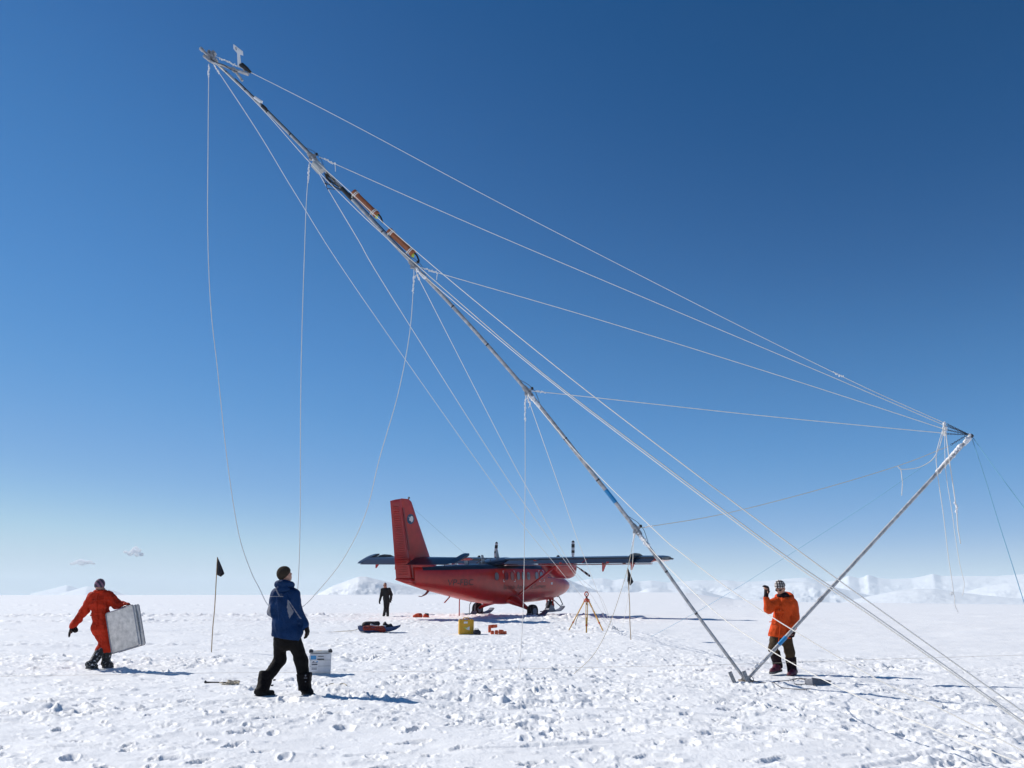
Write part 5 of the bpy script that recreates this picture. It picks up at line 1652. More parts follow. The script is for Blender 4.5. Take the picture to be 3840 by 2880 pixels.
for W, d, pn, tb, cu in ((LW, Vector((0.75, 0.5, 0.1)), Vector((-0.3, 0.6, -0.6)), -1, 1.0), (RW, J(742, 890, 0.09) - RW, Vector((-1, 0.1, 0)), 1, 0.75)):
    blob('glove', M['glove_dark'], R_, glove_prims(W, d, pn, 1.12, cu, tb), h=0.0075, k=0.010)

# --- the one in orange overalls, walking off with the silver case ---------
O = Figure('person in orange overalls and striped hat seen from behind, carrying a silver case', (385, 2507), (200, 2130), 3.95)
J, R_ = O.J, O.root
hd = J(683, 258, 0.0)
hp_, (hr, hf, hu, hR) = head_parts(hd, (-0.15, 0.95, -0.15), (0.05, 0.1, 1))
neck = J(700, 345, 0)
LS, RS = J(585, 425, 0.0), J(815, 420, 0.02)
LE, RE = J(452, 640, 0.02), J(905, 530, 0.06)
LW, RW = J(312, 855, -0.06), J(1082, 560, 0.03)
hipL, hipR = J(665, 880, 0), J(775, 880, 0.02)
LK, RK = J(745, 1110, 0.06), J(800, 1115, 0.02)
LA, RA = J(628, 1400, -0.14), J(745, 1395, 0.10)
RH = J(1112, 560, 0.02)
body = hp_ + [('c', neck, hd, 0.055, 0.06), ('c', neck, J(712, 800), 0.10, 0.12, 0.7), ('c', LS, LE, 0.05, 0.042), ('c', LE, LW, 0.042, 0.032), ('c', RS, RE, 0.05, 0.042), ('c', RE, RW, 0.042, 0.032), ('c', J(630, 440), J(770, 435), 0.06, 0.06),
        ('c', hipL, LK, 0.085, 0.06), ('c', LK, LA, 0.06, 0.042), ('c', hipR, RK, 0.085, 0.06), ('c', RK, RA, 0.06, 0.042)]
body += glove_prims(LW, J(262, 965, -0.07) - LW, Vector((0.5, 0.4, -0.3)), 0.9, 0.25, 1, 0.3) + glove_prims(RW, RH - RW, Vector((0.1, 0, -1)), 0.9, 1.2, 1)
blob('body', M['skin'], R_, body, h=0.012, k=0.022)
su = [('c', J(700, 345), J(700, 450), 0.085, 0.13, 0.85), ('c', J(612, 425), J(790, 415), 0.092, 0.092), ('c', J(695, 500), J(705, 690), 0.190, 0.150, 0.75), ('c', J(705, 690), J(722, 860), 0.15, 0.165, 0.85), ('c', hipL, hipR, 0.12, 0.12, 1.0),
      ('c', LS, LE, 0.094, 0.078), ('c', LE, J(318, 850, -0.055), 0.078, 0.066), ('c', RS, RE, 0.098, 0.082), ('c', RE, J(1075, 560, 0.03), 0.080, 0.062),
      ('c', hipL, LK, 0.118, 0.092), ('c', hipR, RK, 0.118, 0.095), ('c', LK, J(700, 1215, 0.0), 0.090, 0.088), ('c', RK, J(775, 1230, 0.07), 0.092, 0.080)]
suit = blob('overalls', M['orange_suit'], R_, su, h=0.011, k=0.04, cuts=[(J(690, 322), (0, 0, 1))], wrinkle=0.020, wscale=(7, 7, 6), seed=21)
blob('belt', M['orange_suit'], suit, [('c', J(640, 700), J(775, 692), 0.122, 0.122, 0.8)], h=0.010, k=0.0, cuts=[(J(700, 686), (0, 0, 1)), (J(700, 708), (0, 0, -1))], wrinkle=0.004)
ring = [neck + Vector((0.10 * math.cos(a), 0.085 * math.sin(a), 0.0)) for a in np.linspace(0, 2 * math.pi, 13)]
blob('collar', M['orange_suit'], suit, [('c', ring[i], ring[i + 1], 0.032, 0.032) for i in range(12)], h=0.010, k=0.02, wrinkle=0.005, seed=4)
MB().tube(smooth_path([J(700, 400, -0.15), J(703, 550, -0.158), J(706, 690, -0.135), J(716, 820, -0.155), J(720, 900, -0.14)], 5), 0.006, 5).build('back_seam', M['orange_suit'], suit, smooth=True)
MB().tube(smooth_path([J(596, 440, -0.06), J(640, 470, -0.14), J(700, 478, -0.16), J(765, 465, -0.14), J(812, 430, -0.06)], 5), 0.006, 5).build('yoke_seam', M['orange_suit'], suit, smooth=True)
for a_, b_ in ((650, 675), (760, 790)):
    MB().box(J((a_ + b_) / 2, 870, -0.150), (0.09, 0.012, 0.10), bev=0.004).build('back_pocket', M['orange_suit'], suit)
blob('hat', M['hat_stripe'], R_, [('e', hd + hu * 0.022, (0.098, 0.108, 0.118), hR)], h=0.009, k=0.0, cuts=[(hd - hu * 0.045, -hu)], wrinkle=0.002)
for kn, an, toe, heel in ((J(718, 1190, 0.02), LA, J(640, 1492, 0.02), J(592, 1470, -0.22)), (J(772, 1215, 0.07), RA, J(808, 1478, 0.22), J(722, 1474, 0.06))):
    bo = blob('boot', M['boot_snowy'], R_, foot(heel, toe, 0.058, 0.08) + [('c', kn, an, 0.098, 0.075), ('c', an, (Vector(heel) * 0.7 + Vector(toe) * 0.3) + Vector((0, 0, 0.08)), 0.075, 0.062)], h=0.010, k=0.03, cuts=[(kn, (kn - an)), ((0, 0, 0.012), (0, 0, -1))], wrinkle=0.005)
    sole_obj(heel, toe, 0.06, bo, M['sole'])
for W, d, pn, tb, cu, sp in ((LW, J(258, 968, -0.07) - LW, Vector((0.5, 0.4, -0.3)), 1, 0.25, 0.3), (RW, RH - RW, Vector((0.1, 0, -1)), 1, 1.25, 0.1)):
    blob('glove', M['glove_dark'], R_, glove_prims(W, d, pn, 1.15, cu, tb, sp), h=0.0075, k=0.010)
blob('glove_cuff', M['glove_dark'], R_, [('c', LW, J(350, 915, -0.06), 0.040, 0.050)], h=0.008, k=0.01, wrinkle=0.004)

# the silver case in that hand
cs_px = [(810, 668), (1275, 545), (1418, 1112), (945, 1255)]
cw = [O.root.location + J(x, y, -0.13) for x, y in cs_px]
cc = sum(cw, Vector()) / 4
case = thing('silver_case', 'scuffed silver metal case carried by the person in orange overalls', 'case', cc)
ex = ((cw[1] - cw[0]) + (cw[2] - cw[3])).normalized()
ez = ((cw[0] - cw[3]) + (cw[1] - cw[2]))
ez = (ez - ex * ez.dot(ex)).normalized()
ey = ez.cross(ex)
yaw = Matrix.Rotation(math.radians(-16), 3, ez)
ex2, ey2 = yaw @ ex, yaw @ ey
CW = ((cw[1] - cw[0]).length + (cw[2] - cw[3]).length) / 2 / math.cos(math.radians(16)) * 0.98
CH = ((cw[0] - cw[3]).length + (cw[1] - cw[2]).length) / 2
CR = Matrix((ex2, ey2, ez)).transposed()
M['case_skin'] = mat('scuffed_aluminium_sheet', (0.88, 0.81, 0.73), 0.55, 0.0, var=0.1, scale=11, bump=0.2, bscale=20, col2=(0.55, 0.50, 0.45))
M['case_edge'] = mat('case_edge_metal', (0.30, 0.30, 0.33), 0.4, 0.6, var=0.2)
for sgn in (-1, 1):
    o_ = MB().box(ey2 * (0.0475 * sgn), (CW, 0.085, CH), CR, bev=0.035).build('shell_half', M['case_skin'], case, smooth='angle')
MB().box((0, 0, 0), (CW + 0.006, 0.014, CH + 0.006), CR, bev=0.005).build('rim_band', M['case_edge'], case)
for sgn in (-1, 1):
    fr = MB()
    loop = [ex2 * (CW / 2 * a) + ez * (CH / 2 * b_) + ey2 * (0.088 * sgn) for a, b_ in ((-0.93, -1), (0.93, -1), (1, -0.94), (1, 0.94), (0.93, 1), (-0.93, 1), (-1, 0.94), (-1, -0.94), (-0.93, -1))]
    fr.tube(loop, 0.010, 6, cap=False)
    fr.build('edge_strip', M['case_edge'], case)
hb = ez * (CH / 2) + ex2 * 0.06
MB().tube(smooth_path([hb - ex2 * 0.07, hb - ex2 * 0.065 + ez * 0.035, hb + ex2 * 0.065 + ez * 0.035, hb + ex2 * 0.07], 4), 0.008, 8).build('handle', M['case_edge'], case, smooth=True)
for a in (-0.55, 0.55):
    MB().box(ez * (CH / 2 + 0.004) + ex2 * (CW / 2 * a), (0.07, 0.05, 0.012), CR, bev=0.003).build('latch', M['galv'], case)
MB().box(ex2 * (CW / 2 + 0.004) + ez * 0.05, (0.012, 0.03, CH * 0.55), CR, bev=0.003).build('hinge_strip', M['galv'], case)

# --- the one in the bright orange anorak, arm raised, by the raising pole --
A = Figure('person in a bright orange anorak and checked hat raising one gloved fist', (2950, 2531), (2650, 2130), 3.53)
J, R_ = A.J, A.root
hd = J(968, 268, -0.04)
hp_, (hr, hf, hu, hR) = head_parts(hd, (-0.66, -0.62, -0.42), (-0.22, -0.2, 1), 1.0)
neck = J(1015, 380, 0)
LS, RS = J(900, 455, -0.02), J(1135, 470, 0.02)
LE, RE = J(800, 545, -0.10), J(1160, 640, 0.0)
LW, RW = J(760, 352, -0.14), J(1105, 800, -0.12)
LF, RF = J(768, 235, -0.16), J(1100, 900, -0.14)
hipL, hipR = J(910, 900, -0.02), J(1055, 905, 0.02)
LK, RK = J(858, 1070, -0.10), J(1095, 1125, -0.02)
LA, RA = J(955, 1290, 0.06), J(1130, 1360, 0.0)
body = hp_ + [('c', neck, hd, 0.055, 0.06), ('c', neck, J(985, 850), 0.10, 0.12, 0.7), ('c', LS, LE, 0.05, 0.042), ('c', LE, LW, 0.042, 0.032), ('c', RS, RE, 0.05, 0.042), ('c', RE, RW, 0.042, 0.032), ('c', J(950, 460), J(1080, 465), 0.06, 0.06),
        ('c', hipL, LK, 0.085, 0.06), ('c', LK, LA, 0.06, 0.042), ('c', hipR, RK, 0.085, 0.06), ('c', RK, RA, 0.06, 0.042)]
body += glove_prims(LW, LF - LW, Vector((-0.8, -0.5, 0)), 0.9, 1.2, 1) + glove_prims(RW, RF - RW, Vector((-0.6, -0.4, 0)), 0.9, 0.9, -1)
blob('body', M['skin'], R_, body, h=0.010, k=0.014)
for s_ in (-1, 1):
    MB().ball(hd + hr * (0.031 * s_) + hf * 0.082 - hu * 0.004, 0.012, 8).build('eye', M['eye'], R_, smooth=True)
gl_ = MB()
for s_ in (-1, 1):
    gl_.ball(hd + hr * (0.034 * s_) + hf * 0.092 - hu * 0.002, (0.030, 0.012, 0.022), 10, 0, Matrix(hR))
gl_.rod(hd + hr * 0.06 + hf * 0.088 + hu * 0.006, hd + hr * 0.082 - hf * 0.01 + hu * 0.004, 0.004, 5)
gl_.rod(hd - hr * 0.06 + hf * 0.088 + hu * 0.006, hd - hr * 0.082 - hf * 0.01 + hu * 0.004, 0.004, 5)
gl_.rod(hd - hr * 0.02 + hf * 0.098 + hu * 0.006, hd + hr * 0.02 + hf * 0.098 + hu * 0.006, 0.004, 5)
gl_.build('sunglasses', M['mark_black'], R_, smooth=True)['kind'] = 'stuff'
jk = [('c', J(1015, 400), J(1015, 480), 0.10, 0.14, 0.85), ('c', J(935, 455), J(1095, 465), 0.09, 0.09), ('c', J(1018, 520), J(982, 715), 0.178, 0.140, 0.78), ('c', J(980, 715), J(965, 880), 0.140, 0.172, 0.85), ('c', J(910, 880), J(1030, 885), 0.12, 0.12, 0.95),
      ('c', LS, LE, 0.086, 0.068), ('c', LE, J(758, 395, -0.135), 0.068, 0.055), ('c', RS, RE, 0.098, 0.080), ('c', RE, J(1110, 775, -0.11), 0.080, 0.066)]
jacket = blob('anorak', M['orange_anorak'], R_, jk, h=0.011, k=0.045, cuts=[(J(975, 925), (-0.12, 0, -1)), (J(1015, 385), (0, 0, 1))], wrinkle=0.019, wscale=(7, 7, 3.0), seed=31)
ring = [J(1035, 395, 0.02) + Vector((0.125 * math.cos(a), 0.105 * math.sin(a), 0.055 * math.sin(a + 0.35))) for a in np.linspace(0, 2 * math.pi, 13)]
blob('hood', M['orange_anorak'], jacket, [('c', ring[i], ring[i + 1], 0.046, 0.046) for i in range(12)], h=0.010, k=0.03, wrinkle=0.009, seed=35)
blob('pocket_flap', M['orange_anorak'], jacket, [('b', J(945, 575, -0.135), (0.075, 0.020, 0.030), None, 0.012)], h=0.009, k=0.0, wrinkle=0.004)
MB().tube(smooth_path([J(965, 560, -0.165), J(945, 640, -0.16), J(940, 760, -0.155), J(922, 900, -0.175), J(912, 985, -0.17)], 4), 0.008, 6).build('drawcord', M['orange_anorak'], jacket, smooth=True)
MB().tube([J(978 + 150 * math.sin(a) , 716 - 6 * math.cos(a), -0.125 * math.cos(a)) for a in np.linspace(-1.5, 1.5, 15)], 0.007, 6).build('waist_cord', M['orange_anorak'], jacket, smooth=True)
blob('chest_pleat', M['orange_anorak'], jacket, [('c', J(945, 490, -0.125), J(955, 560, -0.145), 0.018, 0.022), ('c', J(1010, 500, -0.115), J(985, 640, -0.135), 0.016, 0.018), ('c', J(900, 610, -0.10), J(925, 690, -0.12), 0.014, 0.016)], h=0.009, k=0.01, wrinkle=0.004)
ring = [neck + Vector((0.072 * math.cos(a), 0.072 * math.sin(a), -0.012 * math.sin(a))) + Vector((-0.005, 0, 0.012)) for a in np.linspace(0, 2 * math.pi, 11)]
blob('neck_gaiter', M['gaiter_plum'], R_, [('c', ring[i], ring[i + 1], 0.036, 0.036) for i in range(10)] + [('c', neck, neck + Vector((0, 0, 0.02)), 0.07, 0.065)], h=0.010, k=0.03, wrinkle=0.006)
blob('hat', M['hat_check'], R_, [('e', hd + hu * 0.038 - hf * 0.008, (0.095, 0.106, 0.112), hR)], h=0.009, k=0.0, cuts=[(hd + hu * 0.022, (-hu + hf * 0.10))], wrinkle=0.002)
tr = [('c', J(980, 860), J(985, 930), 0.13, 0.125, 0.9), ('c', hipL, LK, 0.102, 0.080), ('c', hipR, RK, 0.105, 0.085), ('c', LK, J(905, 1160, -0.02), 0.080, 0.075), ('c', RK, J(1108, 1210, -0.01), 0.088, 0.082)]
blob('trousers', M['trouser_brown'], R_, tr, h=0.011, k=0.035, cuts=[(J(975, 840), (0, 0, 1))], wrinkle=0.009, wscale=(7, 7, 9), seed=39)
for an, toe, heel, gp in ((LA, J(815, 1388, -0.16), J(985, 1368, 0.08), (J(888, 1110, -0.06), J(955, 1290, 0.06))), (RA, J(1035, 1432, -0.20), J(1180, 1436, 0.03), (J(1108, 1180, -0.015), J(1132, 1365, 0.0)))):
    bo = blob('boot', M['boot_maroon'], R_, foot(heel, toe, 0.055, 0.085) + [('c', an, Vector(heel) * 0.75 + Vector(toe) * 0.25 + Vector((0, 0, 0.09)), 0.062, 0.062)], h=0.010, k=0.04, cuts=[((0, 0, min(heel.z, toe.z) - 0.0), (0, 0, -1))])
    sole_obj(heel, toe, 0.058, bo, M['sole'])
    blob('gaiter', M['gaiter_plum'], R_, [('c', gp[0], gp[1], 0.098, 0.080), ('c', gp[1], gp[1] + (gp[1] - gp[0]).normalized() * 0.02, 0.08, 0.078)], h=0.010, k=0.03, cuts=[(gp[0], (gp[0] - gp[1])), (gp[1] + (gp[1] - gp[0]).normalized() * 0.05, (gp[1] - gp[0]))], wrinkle=0.006, wscale=(8, 8, 8))
for W, d, pn, tb, cu in ((LW, LF - LW, Vector((-0.8, -0.5, 0)), 1, 1.15), (RW, RF - RW, Vector((-0.6, -0.4, 0)), -1, 1.0)):
    g_ = glove_prims(W, d, pn, 1.15, cu, tb) + [('c', W - (d.normalized() * 0.05), W + d.normalized() * 0.02, 0.046, 0.036)]
    blob('glove', M['gaiter_plum'], R_, g_, h=0.0075, k=0.010)

# --- the far figure all in black walking towards us ------------------------
D = Figure('person all in black walking towards us left of the aeroplane tail', (1447, 2311), (1320, 1840), 3.456)
J, R_ = D.J, D.root
hd = J(428, 1226, -0.02)
hp_, (hr, hf, hu, hR) = head_parts(hd, (-0.05, -1, -0.02), (0, 0, 1), 1.12)
neck = J(430, 1258, 0)
LS, RS = J(392, 1283, 0), J(482, 1280, 0.0)
LE, RE = J(376, 1360, 0.02), J(508, 1345, 0.06)
LW, RW = J(362, 1420, -0.03), J(500, 1400, 0.16)
hipL, hipR = J(432, 1425, 0), J(468, 1425, 0)
LK, RK = J(434, 1530, -0.05), J(458, 1525, 0.0)
LA, RA = J(410, 1606, 0.12), J(468, 1610, -0.16)
body = hp_ + [('c', neck, hd, 0.065, 0.07), ('c', neck, J(440, 1400), 0.10, 0.12, 0.7), ('c', LS, LE, 0.055, 0.045), ('c', LE, LW, 0.045, 0.035), ('c', RS, RE, 0.055, 0.045), ('c', RE, RW, 0.045, 0.035), ('c', LS, RS, 0.06, 0.06),
        ('c', hipL, LK, 0.085, 0.06), ('c', LK, LA, 0.06, 0.045), ('c', hipR, RK, 0.085, 0.06), ('c', RK, RA, 0.06, 0.045)]
blob('body', M['skin'], R_, body, h=0.014, k=0.016)
blob('hair', M['mark_black'], R_, [('e', hd + hu * 0.04 - hf * 0.015, (0.092, 0.105, 0.10), hR)], h=0.012, k=0.0, cuts=[(hd + hu * 0.03, (-hu + hf * 0.9))])
gl_ = MB()
for s_ in (-1, 1):
    gl_.ball(hd + hr * (0.036 * s_) + hf * 0.10, (0.034, 0.014, 0.024), 8, 0, Matrix(hR))
gl_.build('sunglasses', M['mark_black'], R_, smooth=True)['kind'] = 'stuff'
jk = [('c', neck, J(435, 1300), 0.085, 0.13, 0.85), ('c', LS, RS, 0.085, 0.085), ('c', J(438, 1310), J(445, 1400), 0.175, 0.165, 0.75), ('c', J(445, 1400), J(450, 1425), 0.165, 0.17, 0.8), ('c', LS, LE, 0.085, 0.07), ('c', LE, LW, 0.07, 0.055), ('c', RS, RE, 0.088, 0.075), ('c', RE, RW, 0.075, 0.06)]
M['coat_black'] = mat('black_coat', (0.006, 0.005, 0.007), 0.8, var=0.2, scale=8, bump=0.4, bscale=35)
blob('coat', M['coat_black'], R_, jk, h=0.014, k=0.04, cuts=[(J(440, 1440), (0, 0, -1)), (neck + Vector((0, 0, 0.02)), (0, -0.3, 1))], wrinkle=0.010, seed=41)
tr = [('c', J(448, 1410), J(448, 1435), 0.14, 0.13, 0.9), ('c', hipL, LK, 0.105, 0.085), ('c', hipR, RK, 0.105, 0.085), ('c', LK, LA, 0.085, 0.075), ('c', RK, RA, 0.085, 0.075)]
blob('trousers', M['coat_black'], R_, tr, h=0.014, k=0.035, wrinkle=0.009, seed=43)
for an, toe, heel in ((LA, J(400, 1628, 0.0), J(415, 1624, 0.22)), (RA, J(470, 1632, -0.30), J(468, 1632, -0.08))):
    blob('boot', M['coat_black'], R_, foot(heel, toe, 0.055, 0.08) + [('c', an, Vector(heel) * 0.7 + Vector(toe) * 0.3 + Vector((0, 0, 0.08)), 0.07, 0.06)], h=0.013, k=0.04)
for W, d, tb in ((LW, J(358, 1450, -0.05) - LW, 1), (RW, J(492, 1425, 0.18) - RW, -1)):
    blob('glove', M['glove_dark'], R_, glove_prims(W, d, Vector((0.6, -0.3, 0)), 1.2, 0.5, tb), h=0.010, k=0.012)
# ------------------------------------------------------------------ things standing and lying on the snow
def spot(px, py):
    g = on_ground(px, py)
    return Vector((g.x, g.y, snow_at(g.x, g.y)))
def RZ(a):
    return Matrix.Rotation(math.radians(a), 3, 'Z')
M['box_white'] = mat('white_painted_metal', (0.66, 0.65, 0.66), 0.5, var=0.08, scale=8)
M['label_white'] = mat('white_sticker', (0.68, 0.68, 0.70), 0.6, var=0.03)
M['label_blue'] = mat('blue_sticker', (0.05, 0.26, 0.52), 0.5, var=0.04)
M['ink'] = mat('grey_ink', (0.07, 0.08, 0.11), 0.6, var=0.1)
M['yellow'] = mat('yellow_plastic', (0.62, 0.33, 0.012), 0.5, var=0.08, scale=6)
M['green_sticker'] = mat('lime_sticker', (0.36, 0.52, 0.08), 0.5)
M['orange_foam'] = mat('orange_foam', (0.55, 0.10, 0.03), 0.65, var=0.1, scale=12)
M['navy_bag'] = mat('navy_bag', (0.008, 0.010, 0.020), 0.7)
M['sled_blue'] = mat('blue_sled', (0.012, 0.04, 0.13), 0.5, var=0.1)
M['net_red'] = mat('red_net', (0.22, 0.022, 0.014), 0.85, var=0.4, scale=30, bump=0.7)
M['bag_white'] = mat('white_sack', (0.55, 0.56, 0.58), 0.7, var=0.05)
M['bag_plum'] = mat('dark_plum_bag', (0.014, 0.010, 0.016), 0.75)
M['tripod_wood'] = mat('yellow_wood', (0.66, 0.36, 0.07), 0.55, var=0.12, scale=9)
M['tripod_red'] = mat('orange_red_metal', (0.50, 0.06, 0.015), 0.45)
M['bundle'] = mat('orange_cloth', (0.50, 0.06, 0.015), 0.75, var=0.25, scale=9)

# the white labelled box beside the blue jacket
g = spot(1198, 2528)
box = thing('metal_box', 'white metal box with blue stickers and clasped lid standing behind the blue jacket', 'box', g, (0, 0, math.radians(13)))
s0 = F_PX / depth_of(g)
BW, BH, BD = 80 / s0, 80 / s0, 0.34
MB().box((0, 0, BH / 2 - 0.03), (BW, BD, BH + 0.02), bev=0.012).build('box_body', M['box_white'], box, smooth='angle')
MB().box((0, 0, BH + 0.005), (BW + 0.016, BD + 0.016, 0.032), bev=0.008).build('box_lid', M['box_grey'], box, smooth='angle')
for sx in (-1, 1):
    for sy in (-1, 1):
        MB().box((sx * BW * 0.44, sy * BD * 0.44, BH + 0.018), (0.075, 0.075, 0.034), bev=0.010).build('corner_cap', M['steel_dark'], box, smooth='angle')
    MB().tube(smooth_path([(sx * BW * 0.40, -BD * 0.30, BH + 0.02), (sx * BW * 0.44, -BD * 0.25, BH + 0.055), (sx * BW * 0.47, -BD * 0.1, BH + 0.05), (sx * BW * 0.47, 0, BH + 0.02)], 4), 0.006, 6).build('lid_clasp', M['steel_dark'], box)
fy = -BD / 2 - 0.001
for z in (BH * 0.66, BH * 0.40, 0.03):
    MB().box((0, fy, z), (BW * 0.96, 0.006, 0.010)).build('pressed_rib', M['box_grey'], box)
hd_ = MB().box((0.005, fy - 0.006, BH * 0.70), (0.125, 0.018, 0.018), bev=0.004).build('carry_handle', M['steel_dark'], box)
MB().box((0.005, fy - 0.003, BH * 0.83), (0.105, 0.010, 0.010), bev=0.002).build('handle_plate', M['steel_dark'], box)
MB().box((-BW * 0.32, fy - 0.003, BH * 0.78), (0.10, 0.004, 0.066)).build('blue_label', M['label_blue'], box)
MB().box((-BW / 2 - 0.001, -BD * 0.42, BH * 0.78), (0.004, 0.05, 0.066)).build('blue_label', M['label_blue'], box)
MB().prism([(BW * 0.46, fy - 0.003, BH * 0.97), (BW * 0.30, fy - 0.003, BH * 0.93), (BW * 0.24, fy - 0.003, BH * 0.80), (BW * 0.36, fy - 0.003, BH * 0.72), (BW * 0.46, fy - 0.003, BH * 0.74)], (0, 0.003, 0)).build('pale_sticker', M['label_white'], box)
lb = MB().box((-BW * 0.24, fy - 0.003, BH * 0.42), (0.125, 0.004, 0.20)).build('address_label', M['label_white'], box)
for z, w, h in ((0.60, 0.030, 0.014), (0.555, 0.10, 0.010), (0.475, 0.10, 0.024), (0.36, 0.10, 0.007), (0.30, 0.09, 0.007), (0.265, 0.095, 0.009)):
    MB().box((-BW * 0.25 + (w - 0.1) * 0.3, fy - 0.006, BH * z), (w, 0.002, h)).build('print_line', M['ink'], lb)
MB().tube([(-BW * 0.14, fy - 0.005, BH * 0.60), (-BW * 0.14, fy - 0.007, BH * 0.60)], 0.013, 12).build('blue_dot', M['label_blue'], lb)
MB().box((-0.03, -0.02, BH + 0.022), (0.10, 0.05, 0.004)).build('yellow_sticker', M['yellow'], box)

# marker flags on bamboo canes
def flag(foot, top, poly, label, seed):
    g_ = spot(*foot)
    r = thing('marker_flag', label, 'flag', (g_.x, g_.y, g_.z - 0.05), group='black flags on bamboo canes')
    L_ = local_of(r)
    tp = L_(at(*top, g_.y))
    mid = tp * 0.5 + Vector((0.012, 0, 0))
    MB().tube(smooth_path([Vector((0, 0, -0.05)), tp * 0.28 - Vector((0.004, 0, 0)), mid, tp], 5), 0.013, 8).build('cane', M['bamboo'], r, smooth=True)
    pts = [L_(at(x, y, g_.y)) for x, y in poly]            # hoist top, fly tip, lower tip, hoist bottom
    n1, n2 = 9, 14
    A, B_, C_, D_ = pts
    vs, fs = [], []
    for side in (0, 1):
        for j in range(n2):
            v = j / (n2 - 1)
            hoist = A.lerp(D_, v)
            fly = A.lerp(B_, min(1, v / 0.72)) if v < 0.72 else B_.lerp(C_, (v - 0.72) / 0.28)
            for i in range(n1):
                u = i / (n1 - 1)
                p = hoist.lerp(fly, u)
                p = p + Vector((0, 0.055 * math.sin(u * 7.5 + seed + v * 2.0) * u ** 0.5 * (0.4 + v) + (0.003 if side else 0), 0))
                vs.append(p)
    N = n1 * n2
    for j in range(n2 - 1):
        for i in range(n1 - 1):
            q_ = (j * n1 + i, j * n1 + i + 1, (j + 1) * n1 + i + 1, (j + 1) * n1 + i)
            fs.append(q_)
            fs.append(tuple(N + k_ for k_ in q_[::-1]))
    for j in range(n2 - 1):
        for i in (0, n1 - 1):
            fs.append((j * n1 + i, (j + 1) * n1 + i, N + (j + 1) * n1 + i, N + j * n1 + i))
    for i in range(n1 - 1):
        for j in (0, n2 - 1):
            fs.append((j * n1 + i, j * n1 + i + 1, N + j * n1 + i + 1, N + j * n1 + i))
    MB().add(vs, fs).build('flag_cloth', M['flag'], r, smooth=True)
    return r
flag((793, 2447), (815, 2090), [(815, 2089), (842, 2152), (827, 2165), (812, 2153)], 'limp black flag on a cane between the orange overalls and the blue jacket', 0.4)
flag((2366, 2400), (2353, 2130), [(2355, 2130), (2375, 2183), (2361, 2197), (2352, 2180)], 'limp black flag on a cane between the tripod and the leaning mast', 2.0)

# surveyor's tripod with a target on top
gt = spot(2200, 2366)
tri = thing('survey_tripod', 'yellow wooden survey tripod with an orange target on top', 'tripod', gt)
L_ = local_of(tri)
tl = lambda x, y, dy=0.0: L_(at(x, y, gt.y + dy))
apex = tl(2200, 2251)
feet = [tl(2134, 2362, 0.25), tl(2199, 2378, -0.45), tl(2261, 2365, 0.22)]
MB().tube([apex + Vector((0, 0, -0.07)), apex + Vector((0, 0, -0.03)), apex + Vector((0, 0, 0.02)), apex + Vector((0, 0, 0.045))], [0.055, 0.10, 0.115, 0.09], 14).build('head', M['tripod_red'], tri, smooth='angle')
MB().rod(apex - Vector((0, 0, 0.16)), apex - Vector((0, 0, 0.06)), 0.014, 8).build('centre_screw', M['steel_dark'], tri)
for i, ft in enumerate(feet):
    a = apex + (Vector((ft.x, ft.y, 0))).normalized() * 0.085 + Vector((0, 0, -0.03))
    if i == 1:
        a = apex + Vector((0, -0.075, -0.03))
    u = (ft - a)
    u_n = u.normalized()
    sd = u_n.cross(Vector((0, 0, 1))).normalized()
    leg = MB()
    R = Matrix((sd, u_n.cross(sd), u_n)).transposed()
    lo = a + u * 0.50
    leg.box((lo + a + u * 0.74) / 2, (0.074, 0.030, (u * 0.24).length), R, bev=0.004)
    lg = leg.build('leg', M['tripod_wood'], tri)
    for s_ in (-1, 1):
        MB().rod(a + sd * (0.030 * s_), a + u * 0.60 + sd * (0.026 * s_), 0.016, 8).build('leg_rail', M['tripod_wood'], lg)
    MB().box(a + u * 0.86, (0.052, 0.030, (u * 0.30).length), R, bev=0.003).build('foot_slat', M['tripod_wood'], lg)
    MB().box(a + u * 0.735, (0.080, 0.048, 0.055), R, bev=0.006).build('leg_clamp', M['tripod_red'], lg)
    MB().box(a, (0.085, 0.04, 0.07), R, bev=0.006).build('hinge_block', M['tripod_red'], lg)
    MB().rod(a + u * 0.98, a + u * 1.03, 0.016, 6, 0, 0.005).build('spike', M['galv'], lg)
ly = MB()
ly.tube(smooth_path([feet[0].lerp(apex, 0.50) + Vector((0, -0.05, 0)), feet[0].lerp(apex, 0.44) + Vector((0.03, -0.06, 0)), feet[0].lerp(apex, 0.30) + Vector((0.06, -0.06, 0)), feet[0].lerp(apex, 0.16) + Vector((0.13, -0.06, 0))], 5), 0.011, 6)
ly.build('leg_strap', M['black'], tri, smooth=True)
hz = apex.z
tg = MB().tube([(apex.x, apex.y, hz + 0.045), (apex.x, apex.y, hz + 0.075)], [0.055, 0.055], 12).build('tribrach', M['tripod_red'], tri, smooth='angle')
MB().tube([(apex.x, apex.y, hz + 0.075), (apex.x, apex.y, hz + 0.13)], [0.040, 0.036], 10).build('tribrach_screw', M['steel_dark'], tg)
MB().tube([(apex.x + 0.065 * math.cos(a_), apex.y, hz + 0.215 + 0.075 * math.sin(a_)) for a_ in np.linspace(-math.pi * 0.5, math.pi * 1.5, 17)], 0.020, 8, cap=False).build('target_yoke', M['tripod_red'], tg, smooth=True)
MB().ball((apex.x, apex.y, hz + 0.215), (0.026, 0.03, 0.026), 8).build('prism', M['glass'], tg, smooth=True)
MB().box((apex.x, apex.y, hz + 0.305), (0.085, 0.035, 0.024), bev=0.006).build('target_top', M['tripod_red'], tg)

